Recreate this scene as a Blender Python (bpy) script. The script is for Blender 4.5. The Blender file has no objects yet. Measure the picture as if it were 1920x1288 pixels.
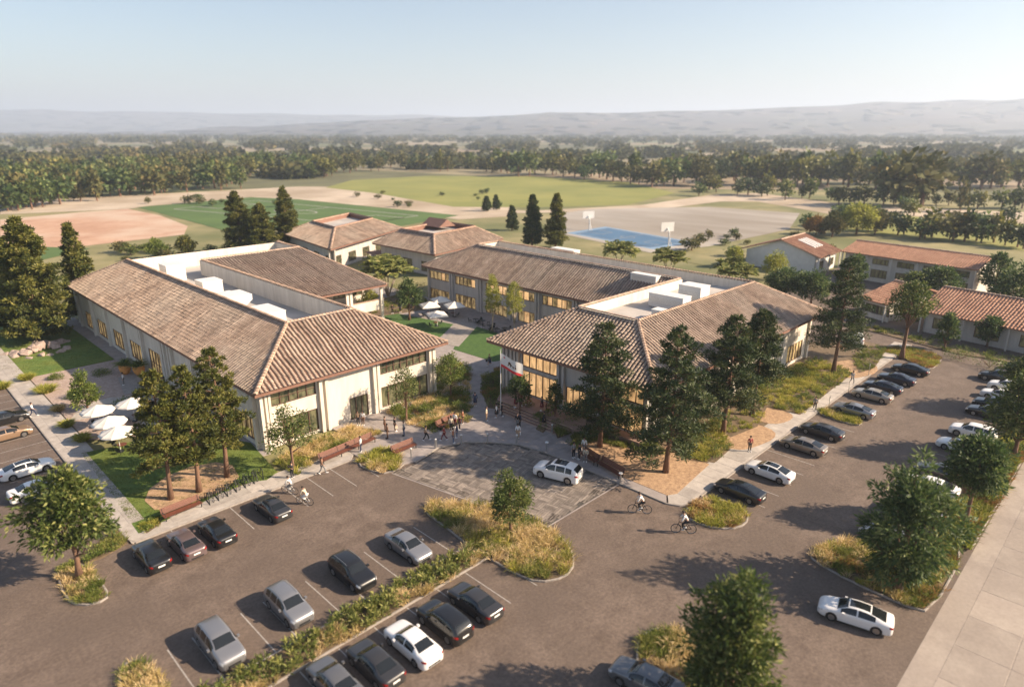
import bpy, math, random
import numpy as np
from mathutils import Vector, Matrix
R=math.radians
SC=bpy.context.scene
COL=SC.collection
# ------------------------------------------------------------------ camera
CAM_H=35.0; PITCH=R(17.597); AZ=R(44.787); FPX=1258.0
cam_d=bpy.data.cameras.new('camera'); cam=bpy.data.objects.new('camera',cam_d); COL.objects.link(cam)
cam.location=(0,0,CAM_H); cam.rotation_euler=(R(90)-PITCH,0,AZ-R(90))
cam_d.sensor_width=36; cam_d.lens=36*FPX/1920; cam_d.clip_start=.5; cam_d.clip_end=60000
cam_d.dof.use_dof=True; cam_d.dof.focus_distance=82; cam_d.dof.aperture_fstop=cam_d.lens/1000/0.27
SC.camera=cam
# ------------------------------------------------------------------ light
SUN_EL=R(30); SH_AZ=R(129)            # shadows fall towards 130 degrees from +x
wd=bpy.data.worlds.new('World'); SC.world=wd; wd.use_nodes=True
nt=wd.node_tree; bg=nt.nodes['Background']
sky=nt.nodes.new('ShaderNodeTexSky'); sky.sky_type='NISHITA'; sky.sun_disc=False
sky.sun_elevation=SUN_EL; sky.sun_rotation=R(90)-(SH_AZ+math.pi); sky.altitude=50
sky.air_density=1.0; sky.dust_density=1.4; sky.ozone_density=1.2
nt.links.new(sky.outputs[0],bg.inputs[0]); bg.inputs[1].default_value=0.066
sd=bpy.data.lights.new('sun','SUN'); sd.energy=5.0; sd.angle=R(.55); sd.color=(1,.80,.585)
sun=bpy.data.objects.new('sun',sd); COL.objects.link(sun)
sv=Vector((-math.cos(SH_AZ)*math.cos(SUN_EL),-math.sin(SH_AZ)*math.cos(SUN_EL),math.sin(SUN_EL)))
sun.rotation_euler=sv.to_track_quat('Z','Y').to_euler(); sun.location=(0,0,200)
SC.view_settings.view_transform='Standard'; SC.view_settings.look='None'
SC.view_settings.exposure=1.3; SC.view_settings.gamma=1
try: SC.view_settings.use_curve_mapping=False
except Exception: pass
SC.render.engine='CYCLES'; SC.render.resolution_x=1024; SC.render.resolution_y=686
SC.cycles.max_bounces=6; SC.cycles.diffuse_bounces=3; SC.cycles.glossy_bounces=3
SC.cycles.transmission_bounces=3; SC.cycles.volume_bounces=1; SC.cycles.transparent_max_bounces=4
# ------------------------------------------------------------------ pixel <-> ground
_cp,_sp=math.cos(PITCH),math.sin(PITCH)
def G(px,py,z=0.0):
    x=(px-960)/FPX; y=-(py-644)/FPX
    f=_cp+y*_sp; zz=-_sp+y*_cp; t=(z-CAM_H)/zz
    X,Y=x*t,f*t; s,c=math.sin(AZ),math.cos(AZ)
    return (c*Y+s*X, s*Y-c*X)
def PR(u,v,z):
    s,c=math.sin(AZ),math.cos(AZ)
    Y=c*u+s*v; X=s*u-c*v; Z=z-CAM_H
    F=Y*_cp-Z*_sp; U=Y*_sp+Z*_cp
    return 960+FPX*X/F, 644-FPX*U/F, F
def topz(u,v,py):
    lo,hi=-1,60
    for _ in range(40):
        m=(lo+hi)/2
        if PR(u,v,m)[1]>py: lo=m
        else: hi=m
    return lo
def GP(pts,z=0.0): return [G(a,b,z) for a,b in pts]
# ------------------------------------------------------------------ mesh helpers
def mk(name,V,F,tint=None):
    """fast mesh from arrays; F (n,k)"""
    V=np.asarray(V,dtype=np.float32).reshape(-1,3); F=np.asarray(F,dtype=np.int32)
    me=bpy.data.meshes.new(name); n,k=F.shape
    me.vertices.add(len(V)); me.vertices.foreach_set('co',V.ravel())
    me.loops.add(n*k); me.loops.foreach_set('vertex_index',F.ravel())
    me.polygons.add(n); me.polygons.foreach_set('loop_start',np.arange(0,n*k,k,dtype=np.int32))
    me.update(calc_edges=True)
    if tint is not None:
        a=me.attributes.new('tint','FLOAT','FACE'); a.data.foreach_set('value',np.asarray(tint,dtype=np.float32))
    return me
class MB:
    def __init__(s): s.v=[]; s.f=[]; s.t=[]; s.tint=0.5
    def add(s,vs,fs):
        o=len(s.v); s.v+= [tuple(p) for p in vs]; s.f+=[tuple(i+o for i in f) for f in fs]; s.t+=[s.tint]*len(fs); return s
    def box(s,x0,x1,y0,y1,z0,z1):
        if x0>x1:x0,x1=x1,x0
        if y0>y1:y0,y1=y1,y0
        if z0>z1:z0,z1=z1,z0
        return s.add([(x0,y0,z0),(x1,y0,z0),(x1,y1,z0),(x0,y1,z0),(x0,y0,z1),(x1,y0,z1),(x1,y1,z1),(x0,y1,z1)],
          [(0,3,2,1),(4,5,6,7),(0,1,5,4),(1,2,6,5),(2,3,7,6),(3,0,4,7)])
    def obox(s,c,ax,l,w,z0,z1):
        """box centred c (x,y), long axis angle ax"""
        dx,dy=math.cos(ax),math.sin(ax); P=[]
        for z in (z0,z1):
            for a,b in ((-1,-1),(1,-1),(1,1),(-1,1)):
                P.append((c[0]+dx*a*l/2-dy*b*w/2,c[1]+dy*a*l/2+dx*b*w/2,z))
        return s.add(P,[(0,3,2,1),(4,5,6,7),(0,1,5,4),(1,2,6,5),(2,3,7,6),(3,0,4,7)])
    def prism(s,poly,z0,z1,cap=True):
        n=len(poly); a=sum(poly[i][0]*poly[(i+1)%n][1]-poly[(i+1)%n][0]*poly[i][1] for i in range(n))
        if a<0: poly=poly[::-1]
        V=[(p[0],p[1],z0) for p in poly]+[(p[0],p[1],z1) for p in poly]
        F=[(i,(i+1)%n,(i+1)%n+n,i+n) for i in range(n)]
        if cap: F+=[tuple(range(n,2*n)),tuple(reversed(range(n)))]
        return s.add(V,F)
    def tube(s,pts,r,n=8,cap=True):
        pts=[Vector(p) for p in pts]; rs=r if hasattr(r,'__len__') else [r]*len(pts)
        V=[];F=[]; up=None
        for i,p in enumerate(pts):
            d=(pts[min(i+1,len(pts)-1)]-pts[max(i-1,0)]).normalized()
            a=Vector((0,0,1)) if abs(d.z)<.9 else Vector((1,0,0))
            if up is not None: a=up
            x=d.cross(a); x=x.normalized() if x.length>1e-5 else Vector((1,0,0)); y=x.cross(d).normalized(); up=y
            for k in range(n):
                t=2*math.pi*k/n; V.append(p+x*(rs[i]*math.cos(t))+y*(rs[i]*math.sin(t)))
        for i in range(len(pts)-1):
            for k in range(n):
                F.append((i*n+k,i*n+(k+1)%n,(i+1)*n+(k+1)%n,(i+1)*n+k))
        if cap: F+=[tuple(reversed(range(n))),tuple(range((len(pts)-1)*n,len(pts)*n))]
        return s.add(V,F)
    def lathe(s,c,prof,n=20,axis='z'):
        """prof [(r,h)]"""
        V=[];F=[]
        for r,h in prof:
            for k in range(n):
                t=2*math.pi*k/n; a,b=r*math.cos(t),r*math.sin(t)
                V.append((c[0]+a,c[1]+b,c[2]+h) if axis=='z' else (c[0]+a,c[1]+h,c[2]+b))
        for i in range(len(prof)-1):
            for k in range(n):
                q=(i*n+k,i*n+(k+1)%n,(i+1)*n+(k+1)%n,(i+1)*n+k)
                F.append(q if axis=='z' else q[::-1])
        F.append(tuple(reversed(range(n))) if axis=='z' else tuple(range(n)))
        m=(len(prof)-1)*n; F.append(tuple(range(m,m+n)) if axis=='z' else tuple(reversed(range(m,m+n))))
        return s.add(V,F)
    def mesh(s,name,org=(0,0,0),smooth=False):
        me=bpy.data.meshes.new(name)
        me.from_pydata([(p[0]-org[0],p[1]-org[1],p[2]-org[2]) for p in s.v],[],s.f)
        a=me.attributes.new('tint','FLOAT','FACE'); a.data.foreach_set('value',s.t)
        if smooth: me.polygons.foreach_set('use_smooth',[True]*len(me.polygons))
        me.update(); return me
def link(name,me,mat=None,parent=None,objmat=False):
    o=bpy.data.objects.new(name,me); COL.objects.link(o)
    if mat is not None:
        if not me.materials: me.materials.append(mat)
        if objmat or me.materials[0]!=mat:
            o.material_slots[0].link='OBJECT'; o.material_slots[0].material=mat
    if parent is not None: o.parent=parent
    return o
def tag(o,label=None,cat=None,group=None,kind=None):
    if label: o['label']=label
    if cat: o['category']=cat
    if group: o['group']=group
    if kind: o['kind']=kind
    return o
def empty(name,loc,label,cat,group=None,rz=0):
    o=bpy.data.objects.new(name,None); COL.objects.link(o); o.location=loc; o.rotation_euler=(0,0,rz); o.empty_display_size=.3
    return tag(o,label,cat,group)
def org(o): return tuple(o.location)
def part(name,mb,mat,parent,smooth=False,world=True):
    return link(name,mb.mesh(name,org(ROOT[parent]) if world else (0,0,0),smooth),mat,parent)
class _Root(dict):
    def __missing__(s,o):
        while o.parent is not None: o=o.parent
        return o
ROOT=_Root()
KIDS={}
def kids(o): return [c for c in COL.objects if c.parent==o]
def snapshot(root):
    out=[(c,[(g,[]) for g in kids(c)]) for c in kids(root)]
    return out
def dup(root,snap,loc,rz,label,group=None,mats=None,scale=1.0,objs=None):
    r=root.copy(); COL.objects.link(r); r.location=loc; r.rotation_euler=(0,0,rz); r.scale=(scale,)*3
    r['label']=label
    if group: r['group']=group
    def rec(lst,par):
        for c,sub in lst:
            d=c.copy(); COL.objects.link(d); d.parent=par
            base=c.name.split('.')[0]
            if mats and base in mats and mats[base] is not None:
                d.material_slots[0].link='OBJECT'; d.material_slots[0].material=mats[base]
            rec(sub,d)
    rec(snap,r); return r
# ------------------------------------------------------------------ materials
MATS={}
def N(nt,t,**k):
    n=nt.nodes.new(t)
    for a,b in k.items(): setattr(n,a,b)
    return n
def mat(name,c1,c2=None,scale=5.0,rough=.8,bump=0.0,bscale=None,metal=0.0,emis=None,es=0.0,tint=None,detail=4.0,c3=None,scale3=.3,coat=0.0,spec=None,stretch=None,transl=0.0,nrough=.62,grain=0,gscale=3):
    """noise-mixed principled; tint=(lo,hi) multiplies by face attribute"""
    m=bpy.data.materials.new(name); m.use_nodes=True; t=m.node_tree; p=t.nodes['Principled BSDF']
    p.inputs['Roughness'].default_value=rough; p.inputs['Metallic'].default_value=metal
    if coat: p.inputs['Coat Weight'].default_value=coat
    if spec is not None: p.inputs['Specular IOR Level'].default_value=spec
    g=N(t,'ShaderNodeNewGeometry'); vec=g.outputs['Position']
    if stretch:
        mp=N(t,'ShaderNodeMapping'); mp.inputs['Scale'].default_value=stretch; t.links.new(vec,mp.inputs[0]); vec=mp.outputs[0]
    col=None
    if c2 is not None:
        n=N(t,'ShaderNodeTexNoise'); n.inputs['Scale'].default_value=scale; n.inputs['Detail'].default_value=detail; n.inputs['Roughness'].default_value=nrough
        t.links.new(vec,n.inputs['Vector'])
        r=N(t,'ShaderNodeValToRGB'); r.color_ramp.elements[0].position=.35; r.color_ramp.elements[1].position=.68
        r.color_ramp.elements[0].color=(*c1,1); r.color_ramp.elements[1].color=(*c2,1)
        t.links.new(n.outputs[0],r.inputs[0]); col=r.outputs[0]
        if c3 is not None:
            n2=N(t,'ShaderNodeTexNoise'); n2.inputs['Scale'].default_value=scale3; n2.inputs['Detail'].default_value=5
            t.links.new(vec,n2.inputs['Vector'])
            r2=N(t,'ShaderNodeValToRGB'); r2.color_ramp.elements[0].position=.42; r2.color_ramp.elements[1].position=.66
            t.links.new(n2.outputs[0],r2.inputs[0])
            mx=N(t,'ShaderNodeMix',data_type='RGBA'); t.links.new(r2.outputs[0],mx.inputs[0]); t.links.new(col,mx.inputs[6]); mx.inputs[7].default_value=(*c3,1)
            col=mx.outputs[2]
    if grain and col is not None:
        ng=N(t,'ShaderNodeTexNoise'); ng.inputs['Scale'].default_value=gscale; ng.inputs['Detail'].default_value=6; ng.inputs['Roughness'].default_value=.8; t.links.new(vec,ng.inputs['Vector'])
        mg=N(t,'ShaderNodeMapRange'); mg.inputs[1].default_value=.35; mg.inputs[2].default_value=.65; mg.inputs[3].default_value=1-grain; mg.inputs[4].default_value=1+grain; t.links.new(ng.outputs[0],mg.inputs[0])
        mx=N(t,'ShaderNodeMix',data_type='RGBA',blend_type='MULTIPLY'); mx.inputs[0].default_value=1; t.links.new(col,mx.inputs[6]); t.links.new(mg.outputs[0],mx.inputs[7]); col=mx.outputs[2]
    if tint is not None:
        a=N(t,'ShaderNodeAttribute'); a.attribute_name='tint'
        mr=N(t,'ShaderNodeMapRange'); mr.inputs[3].default_value=tint[0]; mr.inputs[4].default_value=tint[1]
        t.links.new(a.outputs['Fac'],mr.inputs[0])
        mx=N(t,'ShaderNodeMix',data_type='RGBA',blend_type='MULTIPLY'); mx.inputs[0].default_value=1
        if col is None: mx.inputs[6].default_value=(*c1,1)
        else: t.links.new(col,mx.inputs[6])
        t.links.new(mr.outputs[0],mx.inputs[7]); col=mx.outputs[2]
    if col is None: p.inputs['Base Color'].default_value=(*c1,1)
    else: t.links.new(col,p.inputs['Base Color'])
    if bump:
        nb=N(t,'ShaderNodeTexNoise'); nb.inputs['Scale'].default_value=bscale or scale*3; nb.inputs['Detail'].default_value=3
        t.links.new(vec,nb.inputs['Vector'])
        b=N(t,'ShaderNodeBump'); b.inputs['Strength'].default_value=bump; b.inputs['Distance'].default_value=.05
        t.links.new(nb.outputs[0],b.inputs['Height']); t.links.new(b.outputs[0],p.inputs['Normal'])
    if emis: p.inputs['Emission Color'].default_value=(*emis,1); p.inputs['Emission Strength'].default_value=es
    MATS[name]=m; return m
def leafmat(name,cols,transl=.35,rough=.55):
    """leaf colours picked by the per-face tint (species/age colour; tree ramps also paint in glints)"""
    m=bpy.data.materials.new(name); m.use_nodes=True; t=m.node_tree; p=t.nodes['Principled BSDF']
    a=N(t,'ShaderNodeAttribute'); a.attribute_name='tint'
    r=N(t,'ShaderNodeValToRGB'); e=r.color_ramp.elements
    while len(e)<len(cols): e.new(.5)
    for i,c in enumerate(cols): e[i].position=i/(len(cols)-1); e[i].color=(*c,1)
    t.links.new(a.outputs['Fac'],r.inputs[0]); t.links.new(r.outputs[0],p.inputs['Base Color']); p.inputs['Roughness'].default_value=rough
    p.inputs['Specular IOR Level'].default_value=.35
    tr=N(t,'ShaderNodeBsdfTranslucent'); t.links.new(r.outputs[0],tr.inputs[0])
    ms=N(t,'ShaderNodeMixShader'); ms.inputs[0].default_value=transl
    out=t.nodes['Material Output']; t.links.new(p.outputs[0],ms.inputs[1]); t.links.new(tr.outputs[0],ms.inputs[2]); t.links.new(ms.outputs[0],out.inputs[0])
    return m
M={}
M['asphalt']=mat('asphalt',(.092,.066,.051),(.176,.133,.106),scale=.5,rough=.86,bump=.5,bscale=16,c3=(.108,.080,.063),scale3=.11,detail=14,nrough=.75,grain=.22,gscale=4)
M['concrete']=mat('concrete',(.32,.285,.255),(.43,.39,.35),scale=.7,rough=.85,bump=.1,bscale=9,detail=8,grain=.12,tint=(.85,1.12))
M['plaza']=mat('plaza_stone',(.24,.21,.20),(.33,.29,.27),scale=.9,rough=.8,bump=.1,detail=8,tint=(.85,1.12))
M['street']=mat('street_concrete',(.25,.21,.18),(.36,.31,.265),scale=.3,rough=.85,detail=9,grain=.1,c3=(.285,.24,.205),scale3=.12,tint=(.9,1.1))
M['kerb']=mat('kerb',(.23,.205,.185),(.32,.285,.255),scale=2,rough=.85)
M['paver']=mat('paver',(.16,.132,.112),(.25,.212,.18),scale=1.6,rough=.8,bump=.1,detail=7,tint=(.68,1.3))
M['paverbase']=mat('paver_joint',(.05,.045,.04),(.08,.07,.06),scale=2)
M['line']=mat('line_paint',(.25,.23,.21),(.40,.375,.35),scale=4,rough=.7)
M['stucco']=mat('stucco',(.54,.49,.42),(.67,.615,.535),scale=1.1,rough=.85,detail=8,stretch=(1,1,.16))
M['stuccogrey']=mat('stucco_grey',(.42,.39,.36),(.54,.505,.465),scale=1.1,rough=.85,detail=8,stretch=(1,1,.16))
M['white']=mat('white_paint',(.60,.59,.57),(.66,.65,.63),scale=1,rough=.6)
M['deck']=mat('flat_roof_membrane',(.40,.37,.34),(.50,.46,.42),scale=.25,rough=.8,detail=7,c3=(.33,.31,.29),scale3=.12)
M['tile']=mat('roof_tile',(.235,.165,.12),(.42,.315,.24),scale=.45,rough=.85,tint=(.5,1.5),detail=8,c3=(.35,.28,.22),scale3=.09)
M['tilepan']=mat('roof_pan',(.10,.05,.035),(.15,.08,.06),scale=1.5,rough=.9)
M['ridge']=mat('ridge_tile',(.36,.25,.18),(.46,.33,.25),scale=2,rough=.85,tint=(.75,1.2))
M['fascia']=mat('fascia',(.17,.085,.06),(.22,.12,.085),scale=2,rough=.7)
M['terra']=mat('terracotta_roof',(.29,.145,.09),(.40,.225,.145),scale=.5,rough=.85,tint=(.7,1.3))
M['bronze']=mat('bronze_frame',(.09,.05,.035),rough=.5)
M['wood']=mat('bench_wood',(.11,.036,.02),(.16,.056,.032),scale=6,rough=.55,tint=(.8,1.2))
M['darkmetal']=mat('dark_metal',(.025,.03,.03),rough=.45,metal=.4)
M['steel']=mat('steel',(.45,.45,.44),rough=.35,metal=.8)
M['tyre']=mat('tyre',(.015,.015,.016),rough=.8)
M['rim']=mat('rim',(.42,.42,.42),rough=.3,metal=.9)
M['blackplastic']=mat('black_plastic',(.02,.02,.02),rough=.5)
M['carglass']=mat('car_glass',(.012,.014,.015),rough=.06,spec=.7)
M['lamp']=mat('headlamp',(.65,.67,.7),rough=.1,metal=.3)
M['tail']=mat('tail_lamp',(.25,.012,.012),rough=.2)
M['plate']=mat('plate',(.75,.75,.72),rough=.5)
M['canvas']=mat('parasol_canvas',(.60,.57,.52),(.67,.64,.59),scale=1.5,rough=.85)
M['bark']=mat('bark',(.11,.06,.038),(.21,.12,.075),scale=3,rough=.95,bump=.6,bscale=9,stretch=(1,1,.25))
M['palebark']=mat('pale_bark',(.33,.27,.21),(.45,.38,.30),scale=3,rough=.9)
M['mulch']=mat('mulch',(.25,.155,.09),(.48,.32,.19),scale=3.2,rough=.95,bump=.7,bscale=10,detail=9)
M['gravel']=mat('gravel',(.27,.20,.165),(.42,.33,.28),scale=3.0,rough=.95,bump=.5,bscale=12,detail=9)
M['soil']=mat('soil',(.10,.07,.04),(.17,.12,.07),scale=2,rough=.95,bump=.4)
M['lawn']=mat('lawn',(.06,.11,.014),(.11,.175,.026),scale=1.2,rough=.9,bump=.8,bscale=16,detail=9,c3=(.14,.17,.03),scale3=.15)
M['turf']=mat('sports_turf',(.052,.10,.018),(.075,.13,.026),scale=.05,rough=.9,detail=4)
M['field']=mat('grass_field',(.15,.165,.035),(.23,.225,.055),scale=.02,rough=.95,detail=8)
M['skin1']=mat('skin',(.45,.26,.18),rough=.6); M['skin2']=mat('skin_dark',(.14,.075,.05),rough=.6)
M['terracotta']=mat('terracotta_pot',(.65,.28,.07),(.75,.36,.10),scale=3,rough=.7)
def paint(n,c,rough=.28,metal=.0,coat=.6):
    M[n]=mat(n,c,rough=rough,metal=metal,coat=coat); return M[n]
for n,c,me_ in (('paint_white',(.74,.73,.72),0),('paint_black',(.012,.012,.013),0),('paint_charcoal',(.045,.044,.046),.3),('paint_silver',(.30,.30,.31),.6),('paint_grey',(.17,.17,.175),.5),
   ('paint_tan',(.26,.225,.19),.5),('paint_mauve',(.17,.125,.125),.4),('paint_navy',(.014,.016,.03),0),('paint_bronze',(.30,.20,.13),.4),('paint_palegold',(.38,.34,.29),.5)):
    paint(n,c,metal=me_)
L={}
L['tree']=leafmat('leaf_tree',[(.028,.052,.012),(.062,.095,.02),(.125,.155,.038),(.36,.35,.12)])  # bright end paints light glints among the dark leaves
L['treeblue']=leafmat('leaf_tree_cool',[(.025,.05,.018),(.052,.09,.026),(.10,.145,.042),(.32,.35,.13)])
L['pine']=leafmat('leaf_pine',[(.02,.04,.015),(.042,.068,.022),(.08,.10,.03),(.15,.15,.05)],.2)
L['pinegold']=leafmat('leaf_pine_gold',[(.035,.05,.014),(.085,.10,.02),(.17,.165,.035),(.30,.26,.075)],.3)
L['poplar']=leafmat('leaf_poplar',[(.19,.22,.03),(.30,.31,.06),(.42,.40,.11)],.45)
L['grassgold']=leafmat('grass_gold',[(.15,.15,.035),(.38,.30,.10),(.60,.45,.20),(.80,.63,.38)],.4,.8)
L['grassgreen']=leafmat('grass_green',[(.06,.09,.015),(.12,.155,.025),(.20,.22,.045),(.36,.31,.10)],.35,.8)
L['grassyellow']=leafmat('grass_yellow',[(.12,.155,.02),(.24,.26,.035),(.38,.36,.06),(.54,.44,.14)],.35,.8)
L['grassrust']=leafmat('grass_rust',[(.12,.10,.03),(.28,.16,.05),(.45,.24,.09)],.35,.8)
L['shrub']=leafmat('leaf_shrub',[(.04,.07,.014),(.09,.135,.025),(.17,.21,.04),(.30,.31,.08)])
L['agave']=leafmat('leaf_agave',[(.07,.10,.025),(.14,.17,.04),(.25,.26,.07),(.42,.38,.14)])
L['far']=leafmat('leaf_far',[(.04,.05,.018),(.072,.08,.026),(.13,.12,.04),(.22,.17,.065)],.2,.9)
HAZE=1.6e-4
# ================================================================== ground & terrain
def sheet(name,poly,z,m,kind='structure',label=None,thick=.0,z0=None,parent=None):
    mb=MB(); n=len(poly)
    a=sum(poly[i][0]*poly[(i+1)%n][1]-poly[(i+1)%n][0]*poly[i][1] for i in range(n))
    if a<0: poly=poly[::-1]
    if z0 is None: mb.add([(p[0],p[1],z) for p in poly],[tuple(range(n))])
    else: mb.prism(poly,z0,z)
    o=link(name,mb.mesh(name),m,parent)
    if parent is None: tag(o,label,None,None,kind)
    return o
def inpoly(P,poly):
    x,y=P[:,0],P[:,1]; c=np.zeros(len(P),bool); n=len(poly)
    for i in range(n):
        x0,y0=poly[i]; x1,y1=poly[(i+1)%n]
        if y0==y1: continue
        k=((y0>y)!=(y1>y))&(x<(x1-x0)*(y-y0)/(y1-y0)+x0); c^=k
    return c
def smoothpoly(p,it=2):
    for _ in range(it):
        q=[]; n=len(p)
        for i in range(n):
            a,b=p[i],p[(i+1)%n]
            q.append((a[0]*.75+b[0]*.25,a[1]*.75+b[1]*.25)); q.append((a[0]*.25+b[0]*.75,a[1]*.25+b[1]*.75))
        p=q
    return p
# far plain with field patchwork
def groundmat():
    m=bpy.data.materials.new('plain'); m.use_nodes=True; t=m.node_tree; p=t.nodes['Principled BSDF']; p.inputs['Roughness'].default_value=.95
    g=N(t,'ShaderNodeNewGeometry'); v=N(t,'ShaderNodeTexVoronoi'); v.inputs['Scale'].default_value=.0045; v.inputs['Randomness'].default_value=.9
    t.links.new(g.outputs['Position'],v.inputs['Vector'])
    r=N(t,'ShaderNodeValToRGB'); e=r.color_ramp.elements; cols=[(.10,.10,.045),(.20,.17,.10),(.11,.125,.05),(.27,.22,.15),(.085,.09,.04),(.24,.185,.12)]
    while len(e)<len(cols): e.new(.5)
    for i,c in enumerate(cols): e[i].position=i/6+.02; e[i].color=(*c,1)
    r.color_ramp.interpolation='CONSTANT'
    sx=N(t,'ShaderNodeSeparateColor'); t.links.new(v.outputs['Color'],sx.inputs[0]); t.links.new(sx.outputs[0],r.inputs[0])
    n=N(t,'ShaderNodeTexNoise'); n.inputs['Scale'].default_value=.03; n.inputs['Detail'].default_value=8; t.links.new(g.outputs['Position'],n.inputs['Vector'])
    mx=N(t,'ShaderNodeMix',data_type='RGBA',blend_type='MULTIPLY'); mx.inputs[0].default_value=.8
    mr=N(t,'ShaderNodeMapRange'); mr.inputs[1].default_value=.3; mr.inputs[2].default_value=.7; mr.inputs[3].default_value=.6; mr.inputs[4].default_value=1.4
    t.links.new(n.outputs[0],mr.inputs[0]); t.links.new(r.outputs[0],mx.inputs[6]); t.links.new(mr.outputs[0],mx.inputs[7]); t.links.new(mx.outputs[2],p.inputs['Base Color'])
    return m
sheet('ground',[(-4000,-4000),(24000,-4000),(24000,24000),(-4000,24000)],-.12,groundmat())
M['dirt']=mat('pale_dirt',(.34,.27,.20),(.50,.42,.33),scale=.05,rough=.95,detail=9,c3=(.28,.22,.15),scale3=.02)
M['drygrass']=mat('dry_grass',(.16,.15,.06),(.28,.24,.12),scale=.08,rough=.95,detail=9,c3=(.11,.12,.04),scale3=.03)
M['orange']=mat('orange_clay',(.34,.19,.12),(.50,.33,.23),scale=.05,rough=.95,detail=10,c3=(.46,.37,.29),scale3=.025,nrough=.75)
# campus surroundings (mid distance)
sheet('campus_ground',[(-60,60),(-60,430),(180,430),(300,330),(470,120),(470,-60),(60,-60),(60,60)],-.08,M['drygrass'])
sheet('dirt_yard',GP([(0,372),(120,372),(330,362),(560,350),(640,350),(760,372),(850,388),(960,388),(960,405),(860,412),(700,388),(480,372),(280,386),(240,392),(0,402)]),-.04,M['dirt'])
sheet('dirt_track',GP([(560,352),(720,362),(860,392),(1000,395),(1200,385),(1330,366),(1420,362),(1600,385),(1760,392),(1920,398),(1920,428),(1700,410),(1560,402),(1420,378),(1350,378),(1240,392),(1060,398),(860,402),(700,378)]),-.03,M['dirt'])
sheet('orange_court',GP([(0,412),(150,398),(240,392),(300,404),(352,424),(345,440),(150,462),(0,470)]),-.02,M['orange'])
sheet('tennis_court',GP([(0,466),(60,462),(170,466),(60,492),(0,490)]),-.01,M['turf'])
sheet('sports_field',GP([(258,389),(470,370),(560,374),(860,404),(720,430),(420,432)]),0.0,M['turf'])
mb=MB()
f=[G(300,392),G(475,374),G(810,406),G(690,424)]
def quadpt(f,s,t):
    a=(f[0][0]*(1-s)+f[1][0]*s,f[0][1]*(1-s)+f[1][1]*s); b=(f[3][0]*(1-s)+f[2][0]*s,f[3][1]*(1-s)+f[2][1]*s)
    return (a[0]*(1-t)+b[0]*t,a[1]*(1-t)+b[1]*t)
def qline(mb,pts,w,z):
    for a,b in zip(pts,pts[1:]):
        L_=math.hypot(b[0]-a[0],b[1]-a[1])
        if L_<.01: continue
        nx,ny=-(b[1]-a[1])/L_*w/2,(b[0]-a[0])/L_*w/2
        mb.add([(a[0]-nx,a[1]-ny,z),(b[0]-nx,b[1]-ny,z),(b[0]+nx,b[1]+ny,z),(a[0]+nx,a[1]+ny,z)],[(0,1,2,3)])
qline(mb,[quadpt(f,*q) for q in ((.05,.05),(.95,.05),(.95,.95),(.05,.95),(.05,.05))],.85,.03)
qline(mb,[quadpt(f,.05,.5),quadpt(f,.95,.5)],.85,.03)
qline(mb,[quadpt(f,.5+.12*math.cos(a/16*2*math.pi),.5+.1*math.sin(a/16*2*math.pi)) for a in range(17)],.85,.03)
for t0,t1 in ((.05,.18),(.82,.95)):
    qline(mb,[quadpt(f,*q) for q in ((.28,t0),(.72,t0),(.72,t1),(.28,t1),(.28,t0))],.85,.03)
tag(link('field_lines',mb.mesh('field_lines'),M['line']),kind='structure')
sheet('green_field',GP([(610,352),(660,338),(800,330),(1000,331),(1180,342),(1265,362),(1180,384),(1000,389),(850,388),(700,362)]),-.01,M['field'])
M['hard']=mat('pale_hard_court',(.27,.245,.215),(.38,.35,.31),scale=.05,rough=.9,detail=8,c3=(.22,.19,.155),scale3=.04,stretch=(1,.3,1))
sheet('hard_court',GP([(1040,402),(1110,392),(1330,388),(1500,400),(1480,430),(1330,462),(1220,474),(1040,436)]),-.005,M['hard'])
M['blue']=mat('blue_court',(.055,.125,.22),(.075,.155,.26),scale=.1,rough=.7,detail=6)
M['paleblue']=mat('pale_blue_court',(.16,.25,.36),(.20,.29,.40),scale=.1,rough=.7)
bc=GP([(1062,437),(1135,425),(1305,455),(1225,468)])
sheet('court_apron',bc,.01,M['paleblue'])
def shrink(p,k):
    cx=sum(q[0] for q in p)/len(p); cy=sum(q[1] for q in p)/len(p); return [(cx+(q[0]-cx)*k,cy+(q[1]-cy)*k) for q in p]
sheet('basketball_court',shrink(bc,.86),.02,M['blue'])
mb=MB(); f=[bc[0],bc[1],bc[2],bc[3]]; f=shrink(f,.8)
qline(mb,[quadpt(f,*q) for q in ((0,0),(1,0),(1,1),(0,1),(0,0))],.25,.04); qline(mb,[quadpt(f,0,.5),quadpt(f,1,.5)],.25,.04)
for t0,t1 in ((0,.2),(.8,1)): qline(mb,[quadpt(f,*q) for q in ((.33,t0),(.67,t0),(.67,t1),(.33,t1),(.33,t0))],.25,.04)
qline(mb,[quadpt(f,.5+.13*math.cos(a/16*2*math.pi),.5+.08*math.sin(a/16*2*math.pi)) for a in range(17)],.25,.04)
tag(link('court_lines',mb.mesh('court_lines'),M['line']),kind='structure')
sheet('green_verge',GP([(1230,478),(1330,462),(1480,432),(1560,440),(1500,458),(1400,478),(1330,500)]),-.002,M['drygrass'])
sheet('far_meadow',GP([(1560,402),(1700,405),(1920,420),(1920,470),(1700,445),(1560,430)]),-.02,M['field'])
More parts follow.
